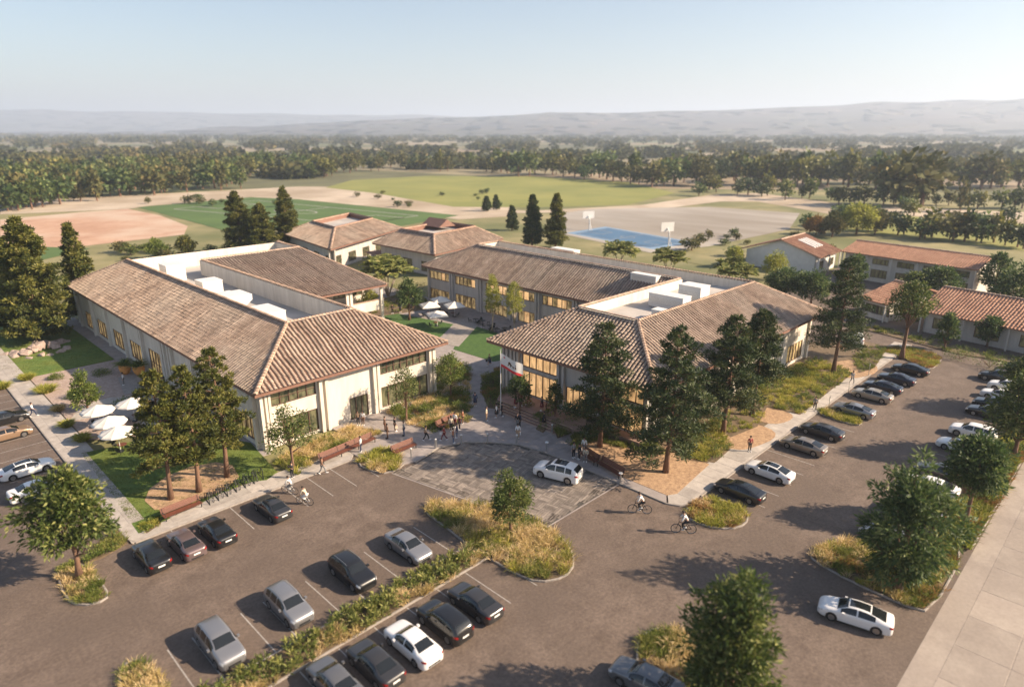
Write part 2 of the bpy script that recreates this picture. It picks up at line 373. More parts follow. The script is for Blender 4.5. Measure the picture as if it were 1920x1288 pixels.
# hills
def hills(name,r0,r1,prof,seed,c1,c2):
    rng=np.random.RandomState(seed); na,nr=420,26
    xs=np.array([p[0] for p in prof],float); ys=np.array([p[1] for p in prof],float)
    px=np.linspace(-260,2180,na); ytop=np.interp(px,xs,ys)
    def wob(x,k): 
        s=0
        for i in range(k): s=s+rng.uniform(.4,1)*np.sin(x*rng.uniform(.004,.05)+rng.uniform(0,6))/(1+i*.35)
        return s
    ytop=ytop+wob(px,9)*1.1
    V=np.zeros((nr,na,3)); s,c=math.sin(AZ),math.cos(AZ)
    n2=[wob(px*1.9+j*40,7) for j in range(nr)]
    for j in range(nr):
        t=j/(nr-1); Fd=r0+(r1-r0)*t
        y=-(ytop-644)/FPX; up=(-_sp+y*_cp)/(_cp+y*_sp)       # slope of view ray over forward distance
        hz=CAM_H+up*r1
        X=(px-960)/FPX/(_cp+y*_sp)*Fd
        Y=np.full(na,Fd)+n2[j]*110*(t>0)*(t<1)
        prof_t=t**1.15
        z=hz*prof_t*(1+ .20*n2[j]*(1-t)*(t>0))-3*(t==0)-1
        V[j,:,0]=c*Y+s*X; V[j,:,1]=s*Y-c*X; V[j,:,2]=np.where(t==0,-8,z)
    idx=np.arange(nr*na).reshape(nr,na)
    F=np.stack([idx[:-1,:-1],idx[:-1,1:],idx[1:,1:],idx[1:,:-1]],-1).reshape(-1,4)
    # back side
    m=mat(name+'_slope',c1,c2,scale=.0035,rough=.95,detail=9,c3=(.05,.05,.04),scale3=.0013)
    me=mk(name,V,F); me.polygons.foreach_set('use_smooth',[True]*len(me.polygons))
    return tag(link(name,me,m),kind='structure')
hills('hills',3600,6200,[(-260,250),(300,247),(560,232),(800,221),(960,217),(1030,208),(1120,213),(1300,208),(1500,202),(1640,193),(1780,190),(1920,185),(2180,180)],3,(.022,.022,.026),(.11,.085,.075))
hills('distant_hills',8200,10500,[(-260,203),(0,206),(300,210),(560,215),(760,216),(960,220),(1300,225),(2180,225)],5,(.05,.045,.04),(.10,.085,.07))
# ================================================================== paving
Z0=0.0; ZS=.13
sheet('asphalt',[(-45,-40),(190,-40),(190,63),(13.4,63),(13.4,132),(-45,132)],0,M['asphalt'])
def slabs(parent,poly,m,sx,sy,z,rng,gap=.02,ang=0,ox=0,oy=0,name='slab',limit=300,h=.012,cache={}):
    """paving slabs that lie wholly inside poly, each its own object; overflow joined"""
    P=np.array(poly); x0,y0=P.min(0); x1,y1=P.max(0)
    me=cache.get((name,sx,sy))
    if me is None:
        mb=MB(); a,b=sx/2-gap,sy/2-gap; c=.02
        mb.add([(-a,-b,-.01),(a,-b,-.01),(a,b,-.01),(-a,b,-.01),(-a+c,-b+c,h),(a-c,-b+c,h),(a-c,b-c,h),(-a+c,b-c,h)],[(4,5,6,7),(0,1,5,4),(1,2,6,5),(2,3,7,6),(3,0,4,7)])
        ms=[]
        for k in range(5):
            mb.t=[rng.uniform(0,1)]*5; ms.append(mb.mesh(name))
        cache[(name,sx,sy)]=me=ms
    cells=[]
    ca,sa=math.cos(ang),math.sin(ang); D=max(x1-x0,y1-y0)*.75+2; cx,cy=(x0+x1)/2,(y0+y1)/2
    nx,ny=int(D/sx)+1,int(D/sy)+1
    for i in range(-nx,nx+1):
        for j in range(-ny,ny+1):
            lx,ly=ox+i*sx,oy+j*sy
            cs=[(lx+a*sx/2,ly+b*sy/2) for a,b in ((0,0),(-1,-1),(1,-1),(1,1),(-1,1))]
            cells.append([(cx+ca*p-sa*q,cy+sa*p+ca*q) for p,q in cs])
    C=np.array(cells); ok=np.ones(len(C),bool)
    for k in range(5): ok&=inpoly(C[:,k],poly)
    C=C[ok][:,0]
    # nearest first
    vis=[(PR(p[0],p[1],z),p) for p in C]; vis=[(a[2],p) for a,p in vis if -60<a[0]<1980 and a[1]<1340 and a[2]>5]
    vis.sort(key=lambda q:q[0])
    for k,(d,p) in enumerate(vis[:limit]):
        o=link(name,me[rng.randint(0,5)],m,parent); o.location=(p[0],p[1],z); o.rotation_euler=(0,0,ang)
    rest=[p for d,p in vis[limit:]]
    if rest:
        mb=MB(); a,b=sx/2-gap,sy/2-gap
        for p in rest:
            mb.tint=rng.uniform(0,1); mb.obox(p,ang,2*a,2*b,z-.005,z+h)
        o=link(name,mb.mesh(name),m,parent); o['kind']='stuff'
    return len(vis)
class RS:
    def __init__(s,k): s.r=random.Random(k)
    def uniform(s,a,b): return s.r.uniform(a,b)
    def randint(s,a,b): return s.r.randrange(a,b)
rng0=RS(4)
def kerb(pts,w=.16,z=.14,closed=False,parent=None,name='kerb'):
    mb=MB(); P=pts+([pts[0]] if closed else [])
    n=len(P); ns=[]
    for i in range(n):
        if closed: a=P[(i-1)%(n-1)] if i>0 else P[n-2]; b=P[(i+1)%(n-1)] if i<n-1 else P[1]
        else: a=P[max(i-1,0)]; b=P[min(i+1,n-1)]
        d=math.hypot(b[0]-a[0],b[1]-a[1]) or 1; ns.append((-(b[1]-a[1])/d,(b[0]-a[0])/d))
    V=[]
    for p,q in zip(P,ns):
        for s_,h in ((-w/2,-.05),(-w/2,z-.02),(-w/2+.03,z),(w/2-.03,z),(w/2,z-.02),(w/2,-.05)): V.append((p[0]+q[0]*s_,p[1]+q[1]*s_,h))
    F=[(i*6+k,i*6+k+1,(i+1)*6+k+1,(i+1)*6+k) for i in range(n-1) for k in range(5)]
    mb.add(V,[f[::-1] for f in F])
    o=link(name,mb.mesh(name),M['kerb'],parent)
    if parent is None: tag(o,kind='structure')
    return o
# front pavement (left path, front strip, plaza, right pavement)
pav=sheet('left_pavement',[(12.7,60.2),(15.6,62.8),(15.6,140),(12.7,140)],ZS,M['concrete'],z0=-.05)
slabs(pav,[(12.8,60.6),(15.6,62.9),(15.6,140),(12.8,140)],M['concrete'],1.35,1.5,ZS,rng0,ox=0)
fp=sheet('front_pavement',[(12.75,60.15),(35.2,60.15),(36,61),(36,63.1),(15.65,63.1)],ZS+.001,M['concrete'],z0=-.05)
slabs(fp,[(13.6,60.2),(36,60.2),(36,63.1),(16,63.1)],M['concrete'],1.5,1.35,ZS+.001,rng0,oy=.0)
arc=[(39.8,54.6),(43.9,55.6),(46.9,54.6),(49.1,52.4),(51.0,49.6),(51.7,46.2)]
plz=[(36.05,60.15),(36.6,55.6)]+[(p[0]-.05,p[1]+.2) for p in arc[:1]]+arc+[(51.9,44),(52.0,30.2),(54.3,31.7),(54.3,41.5),(56.5,45),(61.8,48),(61.8,62),(64,62),(66,68),(62,84),(60,100),(57.5,100),(58,84),(57,78),(56.3,69.5),(54.9,69.5),(38,69.0),(38,63.1),(36.05,63.1)]
plaza=sheet('plaza',plz,ZS+.002,M['plaza'],z0=-.05)
slabs(plaza,plz,M['plaza'],1.6,1.2,ZS+.002,rng0,ang=R(0),limit=300)
rp=sheet('right_pavement',[(52.05,30.0),(52.8,28.8),(55.5,28.6),(125.5,28.6),(125.5,31.1),(54.35,31.6)],ZS+.001,M['concrete'],z0=-.05)
slabs(rp,[(52.6,28.7),(125.5,28.7),(125.5,31.1),(54.4,31.6)],M['concrete'],1.8,2.3,ZS+.001,rng0,oy=-.25,ox=.3)
kerb([(12.62,131.9),(12.62,61.2),(13.0,60.1),(35.1,60.1)]+[(36,59.2),(36.2,55.2)]); 
kerb(arc+[(51.85,44),(51.95,30.2),(52.5,29.0),(53.4,28.5)])
kerb([(55.6,28.5),(97,28.5),(125.5,28.5)])
# pavers
pvp=[(37.0,54.6),(39.8,54.35)]+[(p[0]-.12,p[1]-.12) for p in arc[1:]]+[(51.75,44),(51.8,36.0),(40.6,35.9),(36.6,54.4)]
pv=sheet('paved_forecourt',pvp,.004,M['paverbase'])
# basket weave of plank pavers
def weave(parent,poly,z,rng):
    L_,W_=1.25,.25; cell=L_; P=np.array(poly); x0,y0=P.min(0); x1,y1=P.max(0); ang=R(12)
    ca,sa=math.cos(ang),math.sin(ang); cx,cy=(x0+x1)/2,(y0+y1)/2; its=[]
    for i in range(-15,16):
        for j in range(-15,16):
            for k in range(5):
                if (i+j)%2: c=(i*cell,j*cell-cell/2+W_*(k+.5)); a=0
                else: c=(i*cell-cell/2+W_*(k+.5),j*cell); a=math.pi/2
                w=(cx+ca*c[0]-sa*c[1],cy+sa*c[0]+ca*c[1]); its.append((w[0],w[1],ang+a))
    I=np.array(its); dx=np.cos(I[:,2])*L_*.5; dy=np.sin(I[:,2])*L_*.5
    ok=inpoly(I[:,:2],poly)
    full=ok&inpoly(np.stack([I[:,0]+dx,I[:,1]+dy],1),poly)&inpoly(np.stack([I[:,0]-dx,I[:,1]-dy],1),poly)
    part_=ok&~full
    I2=I[full]; order=np.argsort([PR(a,b,0)[2] for a,b,_ in I2])
    ms=[]
    for k in range(7):
        mb=MB(); mb.tint=rng.uniform(0,1); mb.obox((0,0),0,L_-.03,W_-.035,0,.012); ms.append(mb.mesh('paver'))
    for q in order[:300]:
        a,b,t=I2[q]; o=link('paver',ms[rng.randint(0,7)],M['paver'],parent); o.location=(a,b,z); o.rotation_euler=(0,0,t)
    mb=MB()
    for q in order[300:]:
        a,b,t=I2[q]; mb.tint=rng.uniform(0,1); mb.obox((a,b),t,L_-.03,W_-.035,z,z+.012)
    for a,b,t in I[part_]:
        # short cut pieces along the border
        for s_ in (-.5,-.25,0,.25,.5):
            c=(a+math.cos(t)*s_*L_*.8,b+math.sin(t)*s_*L_*.8)
            if inpoly(np.array([(c[0]+math.cos(t)*.2,c[1]+math.sin(t)*.2),(c[0]-math.cos(t)*.2,c[1]-math.sin(t)*.2)]),poly).all():
                mb.tint=rng.uniform(0,1); mb.obox(c,t,.35,W_-.035,z,z+.0115)
    o=link('paver',mb.mesh('paver'),M['paver'],parent); o['kind']='stuff'
weave(pv,pvp,.004,rng0)
mb=MB(); qline(mb,[(36.6,54.5),(40.55,35.8),(51.9,35.8)],.16,.02)
tag(link('forecourt_edge',mb.mesh('forecourt_edge'),M['plaza']),kind='structure')
# street bottom right
st=sheet('street',[(-45,6.9),(200,6.9),(200,-40),(-45,-40)],.008,M['street'])
slabs(st,[(30,6.9),(150,6.9),(150,-14),(30,-14)],M['street'],4.2,3.4,.008,rng0,gap=.03,oy=.3,limit=200)
# parking lines
mb=MB()
def pline(x0,y0,x1,y1): qline(mb,[(x0,y0),(x1,y1)],.09,.006)
for x in np.arange(13.2,36,2.75): pline(x,60,x,54.8)
for x in (10.3,12.0,15.6,17.4,21.0,23.2,26.6,28.8,32.0): pline(x,38.95,x,44.6)
for x in np.arange(12.9,34,3.0): pline(x,36.1,x,30.8)
for y in np.arange(66,130,3.0): pline(12.5,y,7.3,y)
for x in np.arange(58.2,122,3.02): pline(x,28.4,x,23)
for x in np.arange(61.8,140,3.02): pline(x,9.9,x,15)
tag(link('parking_lines',mb.mesh('parking_lines'),M['line']),kind='structure')
# lawns, mulch, gravel
sheet('lawn_front',GP([(152,850),(210,838),(330,805),(470,830),(520,885),(500,900),(455,905),(260,1000)],.12),.14,M['lawn'],z0=.0)
sheet('mulch_front',smoothpoly(GP([(262,930),(330,880),(430,862),(455,905),(300,965)],.15),1),.165,M['mulch'],z0=.0)
sheet('gravel_garden',[(15.75,87),(15.75,116.5),(29,116.5),(29,85),(24,82),(18,85)],.11,M['gravel'],z0=-.02)
sheet('garden_path',GP([(150,762),(205,745),(330,742),(420,778),(405,800),(280,800),(215,775),(130,790)],.12),.125,M['concrete'],z0=.0)
sheet('lawn_side',[(-45,117),(27.3,117),(27.3,175),(-45,175)],.10,M['lawn'],z0=-.02)
sheet('wall_path',[(27.35,68),(29.6,68),(29.6,150),(27.35,150)],.135,M['plaza'],z0=-.02)
sheet('terrace_side',[(23.5,99),(29.5,99),(29.5,107),(25,107)],.16,M['kerb'],z0=0)
M['lawnshade']=mat('courtyard_lawn_shaded',(.035,.085,.014),(.06,.12,.02),scale=1.2,rough=.9,bump=.8,bscale=16,detail=9)  # darker lawn green: courtyard shade put into the colour
sheet('court_lawn_north',GP([(700,600),(735,586),(850,608),(830,628),(810,645),(700,620)],.1),.12,M['lawnshade'],z0=.0)
sheet('court_lawn_south',GP([(880,608),(965,635),(990,668),(925,678),(850,655),(866,622)],.1),.12,M['lawnshade'],z0=.0)
sheet('court_paving',[(56.2,69),(64,69),(88.9,69),(88.9,135),(56,135)],.09,M['plaza'],z0=-.02)
sheet('court_path',GP([(862,590),(900,606),(860,650),(830,645)],.1),.128,M['kerb'],z0=.0)
sheet('mulch_corner',GP([(1085,835),(1160,815),(1330,870),(1270,925),(1250,928),(1170,895)],.15),.155,M['mulch'],z0=.0)
sheet('bed_soil_right',[(54.4,31.65),(108,31.2),(122,31.2),(122,37),(110,44),(108,41.5),(62,41.8),(61.7,45),(57,45),(54.5,41.5)],.12,M['soil'],z0=-.02)
for k,pp in enumerate([[(1325,830),(1345,790),(1410,790),(1470,815),(1400,845),(1365,840)],[(1390,775),(1440,760),(1500,780),(1450,800)],[(1530,690),(1600,670),(1660,690),(1600,715)]]):
    sheet('mulch_patch',smoothpoly(GP(pp,.15),2),.15+.003*k,M['mulch'],z0=.0)
# ================================================================== buildings
rt=random.Random(11)
TCACHE={}
def roof_slope(E0,E1,R1,R0,parent,sp=.56,course=.52,rad=.20,m=None,mp=None,wob=1.0,name='roof_slope'):
    """E0->E1 eave, R0->R1 ridge; deck + barrel tiles laid up the slope"""
    m=m or M['tile']; mp=mp or M['tilepan']; o=org(ROOT[parent])
    E0,E1,R1,R0=[Vector(p)-Vector(o) for p in (E0,E1,R1,R0)]
    a=(E1-E0); La=a.length; a=a/La; n=a.cross(R0-E0)
    if n.length<1e-6: n=a.cross(R1-E0)
    n.normalize()
    if n.z<0: n=-n
    b=n.cross(a); 
    if (R0-E0).dot(b)+(R1-E0).dot(b)<0: b=-b
    P=[((q-E0).dot(a),(q-E0).dot(b)) for q in (E0,E1,R1,R0)]
    mb=MB(); th=.18
    V=[q for q in (E0,E1,R1,R0)]+[q-n*th for q in (E0,E1,R1,R0)]
    F=[(0,1,2,3),(7,6,5,4),(0,4,5,1),(1,5,6,2),(2,6,7,3),(3,7,4,0)]
    if a.cross(b).dot(n)<0: F=[f[::-1] for f in F]
    mb.add([tuple(v) for v in V],F)
    dk=link(name,mb.mesh(name),mp,parent)
    # tiles
    Vs=[];Fs=[];T=[]; k=0; nrows=int(La/sp)
    amin=min(p[0] for p in P); amax=max(p[0] for p in P)
    ang=[R(x) for x in (-8,38,90,142,188)]
    rows=np.arange(amin+sp/2,amax,sp); ph=rt.uniform(0,6)
    for ri,ra in enumerate(rows):
        ys=[]
        for i in range(4):
            p,q=P[i],P[(i+1)%4]
            if (p[0]-ra)*(q[0]-ra)<0 : ys.append(p[1]+(q[1]-p[1])*(ra-p[0])/(q[0]-p[0]))
        if len(ys)<2: continue
        b0,b1=min(ys),max(ys); nb=int((b1-b0)/course)+1
        rtint=rt.gauss(0,.09)
        for ci in range(nb):
            s=b0-.06+ci*course; e=min(s+course+.06,b1)
            if e-s<.15: continue
            mid=(s+e)/2; off=wob*(.07*math.sin(mid*1.1+ra*.35+ph)+.05*math.sin(mid*.45+ra*.9))+rt.gauss(0,.018)
            off2=off+rt.gauss(0,.02); lift=.035+rt.uniform(0,.02); rr=rad*rt.uniform(.93,1.07)
            if rt.random()<.015: lift+=.06; off2+=.07
            base=len(Vs)
            for (t_,of,rd,up) in ((s,off,rr*1.04,lift),(e,off2,rr*.92,.0)):
                for an in ang:
                    p=E0+a*(ra+of+rd*math.cos(an))+b*t_+n*(up+rd*math.sin(an)*.72)
                    Vs.append(p[:])
            for q in range(4): Fs.append((base+q,base+q+1,base+6+q,base+5+q))
            tt=min(1,max(0,.45+rtint+rt.gauss(0,.075))); T+=[tt]*4
    if a.cross(b).dot(n)>0: Fs=[f[::-1] for f in Fs]
    me=mk('roof_tile',Vs,Fs,T); ob=link('roof_tile',me,m,dk); ob['kind']='stuff'
    return dk
def caps(p,q,parent,r=.26,step=.5,m=None,name='ridge_cap'):
    p=Vector(p)-Vector(org(ROOT[parent])); q=Vector(q)-Vector(org(ROOT[parent])); d=q-p; Ln=d.length; d.normalize(); s=d.cross(Vector((0,0,1))).normalized(); u=s.cross(d)
    mb=MB(); k=0; t=0
    while t<Ln:
        e=min(t+step+.05,Ln); mb.tint=rt.random(); V=[]
        for tt,rr,up in ((t,r*1.08,.10),(e,r*.9,.05)):
            for an in (0,45,90,135,180):
                V.append(p+d*tt+s*(rr*math.cos(R(an)))+u*(rr*math.sin(R(an))*.8+up))
        mb.add([tuple(v) for v in V],[(i+5,i+6,i+1,i) for i in range(4)]+[(0,1,2,3,4)]); t+=step
    o=link(name,mb.mesh(name),m or M['ridge'],parent); o['kind']='stuff'
def eave_board(p,q,parent,m=None):
    a=Vector(p);b=Vector(q); mb=MB(); d=math.atan2(b.y-a.y,b.x-a.x); c=((a.x+b.x)/2,(a.y+b.y)/2)
    mb.obox(c,d,(b-a).length+.1,.14,a.z-.33,a.z-.02)
    part('fascia',mb,m or M['fascia'],parent)
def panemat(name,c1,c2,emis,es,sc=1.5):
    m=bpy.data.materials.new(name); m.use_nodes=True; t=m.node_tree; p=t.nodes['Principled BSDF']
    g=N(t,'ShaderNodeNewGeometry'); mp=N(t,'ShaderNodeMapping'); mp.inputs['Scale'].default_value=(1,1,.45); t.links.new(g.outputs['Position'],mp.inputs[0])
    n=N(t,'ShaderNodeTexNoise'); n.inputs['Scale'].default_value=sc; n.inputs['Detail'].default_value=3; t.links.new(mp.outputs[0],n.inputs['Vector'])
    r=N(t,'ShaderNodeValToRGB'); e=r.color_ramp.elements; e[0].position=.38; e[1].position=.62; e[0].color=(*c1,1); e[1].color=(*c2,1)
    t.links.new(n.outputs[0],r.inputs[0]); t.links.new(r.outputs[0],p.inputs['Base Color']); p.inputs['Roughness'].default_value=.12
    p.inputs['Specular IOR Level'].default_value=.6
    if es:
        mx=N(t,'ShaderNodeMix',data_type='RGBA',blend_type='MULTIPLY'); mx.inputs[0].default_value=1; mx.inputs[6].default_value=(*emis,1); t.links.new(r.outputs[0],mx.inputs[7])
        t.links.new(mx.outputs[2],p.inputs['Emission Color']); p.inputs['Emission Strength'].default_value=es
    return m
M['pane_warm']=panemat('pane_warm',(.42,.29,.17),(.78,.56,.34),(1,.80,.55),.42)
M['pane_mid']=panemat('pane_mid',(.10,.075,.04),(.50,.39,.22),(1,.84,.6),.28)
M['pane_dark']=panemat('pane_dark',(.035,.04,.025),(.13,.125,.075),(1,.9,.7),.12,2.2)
def facade(parent,o,dr,out,length,z0,z1,ops,wm,th=.28,name='wall'):
    """o: start (x,y); dr unit along; out outward normal; ops: (s0,s1,z0,z1,npanes,mat,rows)"""
    mb=MB(); dx,dy=dr; ox,oy=out
    def bx(s0,s1,za,zb,d0,d1,mb_):
        P=[]
        for z in (za,zb):
            for s,d in ((s0,d0),(s1,d0),(s1,d1),(s0,d1)): P.append((o[0]+dx*s+ox*d,o[1]+dy*s+oy*d,z))
        F=[(0,3,2,1),(4,5,6,7),(0,1,5,4),(1,2,6,5),(2,3,7,6),(3,0,4,7)]
        if dx*oy-dy*ox<0: F=[f[::-1] for f in F]
        mb_.add(P,F)
    cols=sorted(set([0,length]+[q for p in ops for q in (p[0],p[1])]))
    for a,b in zip(cols,cols[1:]):
        if b-a<1e-4: continue
        mid=(a+b)/2; hs=sorted([(p[2],p[3]) for p in ops if p[0]<mid<p[1]]); z=z0
        for h0,h1 in hs:
            if h0>z+1e-3: bx(a,b,z,h0,-th,0,mb)
            z=max(z,h1)
        if z<z1-1e-3: bx(a,b,z,z1,-th,0,mb)
    part(name,mb,wm,parent)
    for p in ops:
        s0,s1,a,b,npn,pm=p[:6]; rows=p[6] if len(p)>6 else 1
        fm=MB(); w=.11
        bx(s0,s1,b-w,b,-.2,-.03,fm); bx(s0,s1,a,a+w,-.2,-.03,fm); st=(s1-s0-w)/npn
        for k in range(npn+1): bx(s0+k*st,s0+k*st+w,a+w,b-w,-.2,-.035 if k%2 else -.03,fm)
        for r_ in range(1,rows):
            zz=a+(b-a)*r_/rows; bx(s0+w,s1-w,zz-.04,zz+.04,-.19,-.06,fm)
        fr=part('window',fm,M['bronze'],parent)
        for k in range(npn):
            pb=MB(); bx(s0+k*st+w-.01,s0+(k+1)*st+.01,a+w-.01,b-w+.01,-.17,-.13,pb)
            part('pane',pb,pm if not isinstance(pm,(list,tuple)) else pm[rt.randrange(len(pm))],fr)
        sb=MB(); bx(s0-.08,s1+.08,a-.12,a-.002,-.02,.07,sb); part('sill',sb,wm,parent)
def pilaster(parent,x,y,w,d,z0,z1,m,name='pilaster'):
    mb=MB(); mb.box(x-w/2,x+w/2,y-d/2,y+d/2,z0,z1); part(name,mb,m,parent)
def box_part(name,parent,x0,x1,y0,y1,z0,z1,m):
    mb=MB(); mb.box(x0,x1,y0,y1,z0,z1); return part(name,mb,m,parent)
def hvac(x,y,z,sx,sy,sz,label,rz=0,kind=0):
    e=empty('rooftop_unit',(x,y,z),label,'air conditioner','white equipment boxes on the flat roofs',rz)
    def pb(n,a,m):
        mb=MB(); mb.box(*a); return part(n,mb,m,e,world=False)
    pb('casing',(-sx/2,sx/2,-sy/2,sy/2,.15,sz),M['white']); pb('curb',(-sx/2+.1,sx/2-.1,-sy/2+.1,sy/2-.1,0,.15),M['steel'])
    pb('lid',(-sx/2-.06,sx/2+.06,-sy/2-.06,sy/2+.06,sz,sz+.1),M['white'])
    g=MB()
    for k in range(6): g.box(-sx/2-.03,-sx/2,-sy/2+.3,sy/2-.3,sz*.3+k*sz*.09,sz*.3+k*sz*.09+.05)
    part('grille',g,M['steel'],e,world=False)
    if kind==1:
        mb=MB(); mb.add([(sx/2,-sy/2,.2),(sx/2+1.6,-sy/2,.2+sz*.55),(sx/2+1.6,sy/2,.2+sz*.55),(sx/2,sy/2,.2),(sx/2,-sy/2,sz),(sx/2+1.6,-sy/2,sz),(sx/2+1.6,sy/2,sz),(sx/2,sy/2,sz)],[(3,2,1,0),(4,5,6,7),(0,1,5,4),(1,2,6,5),(2,3,7,6),(3,0,4,7)]); part('intake_hood',mb,M['white'],e,world=False)
    return e
ZE,ZR=7.4,12.0
# ---------------- building L
BL=empty('campus_building',(42,107,0),'long cream stucco building with tiled hip roof and sunken flat roof, left of the plaza','building')
x0,x1,y0,y1=28.6,56,68,146.5; rx0,rx1,ry0=37.4,47.0,76.8; wy=104; wx=71.3; wry=128; by=138; wrx=66.8
S=lambda *a,**k: roof_slope(*a,**k)
S((x0,y1,ZE),(x0,y0,ZE),(rx0,ry0,ZR),(rx0,by,ZR),BL)
S((x0,y0,ZE),(x1,y0,ZE),(rx1,ry0,ZR),(rx0,ry0,ZR),BL)
S((x1,y0,ZE),(x1,wy,ZE),(rx1,wry,ZR),(rx1,ry0,ZR),BL)
S((x1,wy,ZE),(wx,wy,ZE),(wrx,wry,ZR),(rx1,wry,ZR),BL)
S((wx,wy,ZE),(wx+3.5,y1,ZE),(wrx,by,ZR),(wrx,wry,ZR),BL)
S((wx+3.5,y1,ZE),(x0,y1,ZE),(rx0,by,ZR),(wrx,by,ZR),BL)
for p,q in (((x0,y0,ZE),(rx0,ry0,ZR)),((x1,y0,ZE),(rx1,ry0,ZR)),((x0,y1,ZE),(rx0,by,ZR)),((wx,wy,ZE),(wrx,wry,ZR))): caps(p,q,BL)
for p,q in (((rx0,ry0,ZR+.1),(rx1,ry0,ZR+.1)),((rx0,ry0,ZR+.1),(rx0,by,ZR+.1)),((rx1,ry0,ZR+.1),(rx1,wry,ZR+.1)),((rx1,wry,ZR+.1),(wrx,wry,ZR+.1)),((wrx,wry,ZR+.1),(wrx,by,ZR+.1))): caps(p,q,BL,r=.22)
for p,q in (((x0,y1,ZE),(x0,y0,ZE)),((x0,y0,ZE),(x1,y0,ZE)),((x1,y0,ZE),(x1,wy,ZE)),((x1,wy,ZE),(wx,wy,ZE)),((wx,wy,ZE),(wx+3.5,y1,ZE))): eave_board(p,q,BL)
DL=9.3
def well(name,parent,poly,zd,zt,t=.22):
    mb=MB(); mb.prism(poly,zd-.4,zd); part('flat_roof',mb,M['deck'],parent)
    n=len(poly)
    for i in range(n):
        a,b=poly[i],poly[(i+1)%n]; mb=MB(); d=math.atan2(b[1]-a[1],b[0]-a[0]); ln=math.hypot(b[0]-a[0],b[1]-a[1])
        mb.obox(((a[0]+b[0])/2,(a[1]+b[1])/2),d,ln-t-.004,t,zd-.1,zt); part('parapet',mb,M['white' if 0 else 'stucco'],parent)
    for a in poly:
        mb=MB(); mb.box(a[0]-t/2-.003,a[0]+t/2+.003,a[1]-t/2-.003,a[1]+t/2+.003,zd-.1,zt+.004); part('parapet_corner',mb,M['stucco'],parent)
well('well',BL,[(rx0+.15,ry0+.15),(rx1-.15,ry0+.15),(rx1-.15,wry+.15),(wrx-.15,wry+.15),(wrx-.15,by-.15),(rx0+.15,by-.15)],DL,ZR+.02)
ws,wg=M['stucco'],M['stucco']
D,Wm=M['pane_dark'],M['pane_mid']
# south front
facade(BL,(29.3,69.2),(1,0),(0,-1),25.2,0,ZE-.1,[(1.5,7.2,5.0,6.75,5,D,2),(2.6,7.2,.4,3.2,4,D),(11.6,14.3,.15,3.1,3,D),(16.3,23.9,5.0,6.75,7,D,2),(16.1,23.9,.45,3.25,6,D)],ws)
for x,w in ((29.55,.35),(30.1,.28),(30.5,.3),(36.95,.42),(37.75,.42),(44.55,.42),(45.15,.42),(53.55,.35),(54.2,.45)): pilaster(BL,x,69.02,w,.5,0,ZE-.25,ws)
# west front
ops=[(1.2,7.6,.7,3.5,5,Wm),(11,17,.7,3.5,5,Wm),(19,24.5,.7,3.5,4,Wm),(31.2,36,.1,4.2,4,Wm,2),(39.7,44.8,.7,3.6,4,Wm),(47.9,53.4,.7,3.6,4,Wm),(57.1,62.5,.7,3.6,4,Wm),(65.4,69.8,.7,3.6,4,Wm)]
facade(BL,(29.3,69.48),(0,1),(-1,0),76,0,ZE-.1,[(a,b,c,d,e,*f) for a,b,c,d,e,*f in ops],ws)
for y in (69.9,78.2,79.0,87.6,88.2,95.0,96.0,97.6,98.6,107.2,116.0,124.8,133.5,142): pilaster(BL,29.12,y,.5,.45,0,ZE-.25,ws)
for s in (39.7,47.9,57.1,65.4,1.2): box_part('wall_panel',BL,29.2,29.27,69.48+s-.2,69.48+s+5.6,4.6,6.3,ws)
facade(BL,(54.5,69.48),(0,1),(1,0),41.5,0,ZE-.1,[(3,9,.4,3.2,5,D),(12,18,.4,3.2,5,D),(21,27,.4,3.2,5,D),(3,9,4.9,6.6,5,D),(12,18,4.9,6.6,5,D),(21,27,4.9,6.6,5,D)],ws)
# north wing with deep veranda facing the court
facade(BL,(54.5,111.3),(1,0),(0,-1),16.5,0,ZE-.1,[(1,8.5,.3,2.5,6,Wm),(9.5,16,.3,2.5,5,Wm),(1,8.5,4.4,6.6,6,D),(9.5,16,4.4,6.6,5,D)],ws)
facade(BL,(71,111.58),(0,1),(1,0),33,0,ZE-.1,[(3,9,.3,2.6,5,D),(13,20,.3,2.6,5,D),(3,9,4.4,6.6,5,D),(13,20,4.4,6.6,5,D)],ws)
box_part('balcony_floor',BL,54.6,71.2,105.5,111.28,3.2,3.45,ws)
box_part('balcony_wall',BL,54.6,71.2,105.2,105.48,2.5,4.4,ws)
box_part('balcony_coping',BL,54.55,71.3,105.1,105.55,4.4,4.5,M['ridge'])
for x in (56.5,63.2,64.0,70.6): pilaster(BL,x,105.0,.5,.36,0,ZE-.2,ws)
box_part('back_wall',BL,29.35,74,144.6,145,0,ZE-.1,ws)
# roof plant
for k,(px,py,sx,sy,sz,kd,lb) in enumerate(((325,517,3.2,3.6,3.0,0,'square white equipment box nearest the back parapet of the left building'),(393,541,3.2,3.2,2.3,0,'white equipment box with a grille in the middle of the left building flat roof'),(425,570,3.0,4.2,2.3,1,'white equipment box with a sloping intake hood on the left building'),(500,600,3.2,5.2,2.4,0,'long white equipment box nearest the front of the left building flat roof'))):
    u,v=G(px,py,DL+.9); hvac(u,v,DL,sx,sy,sz,lb,0,kd)
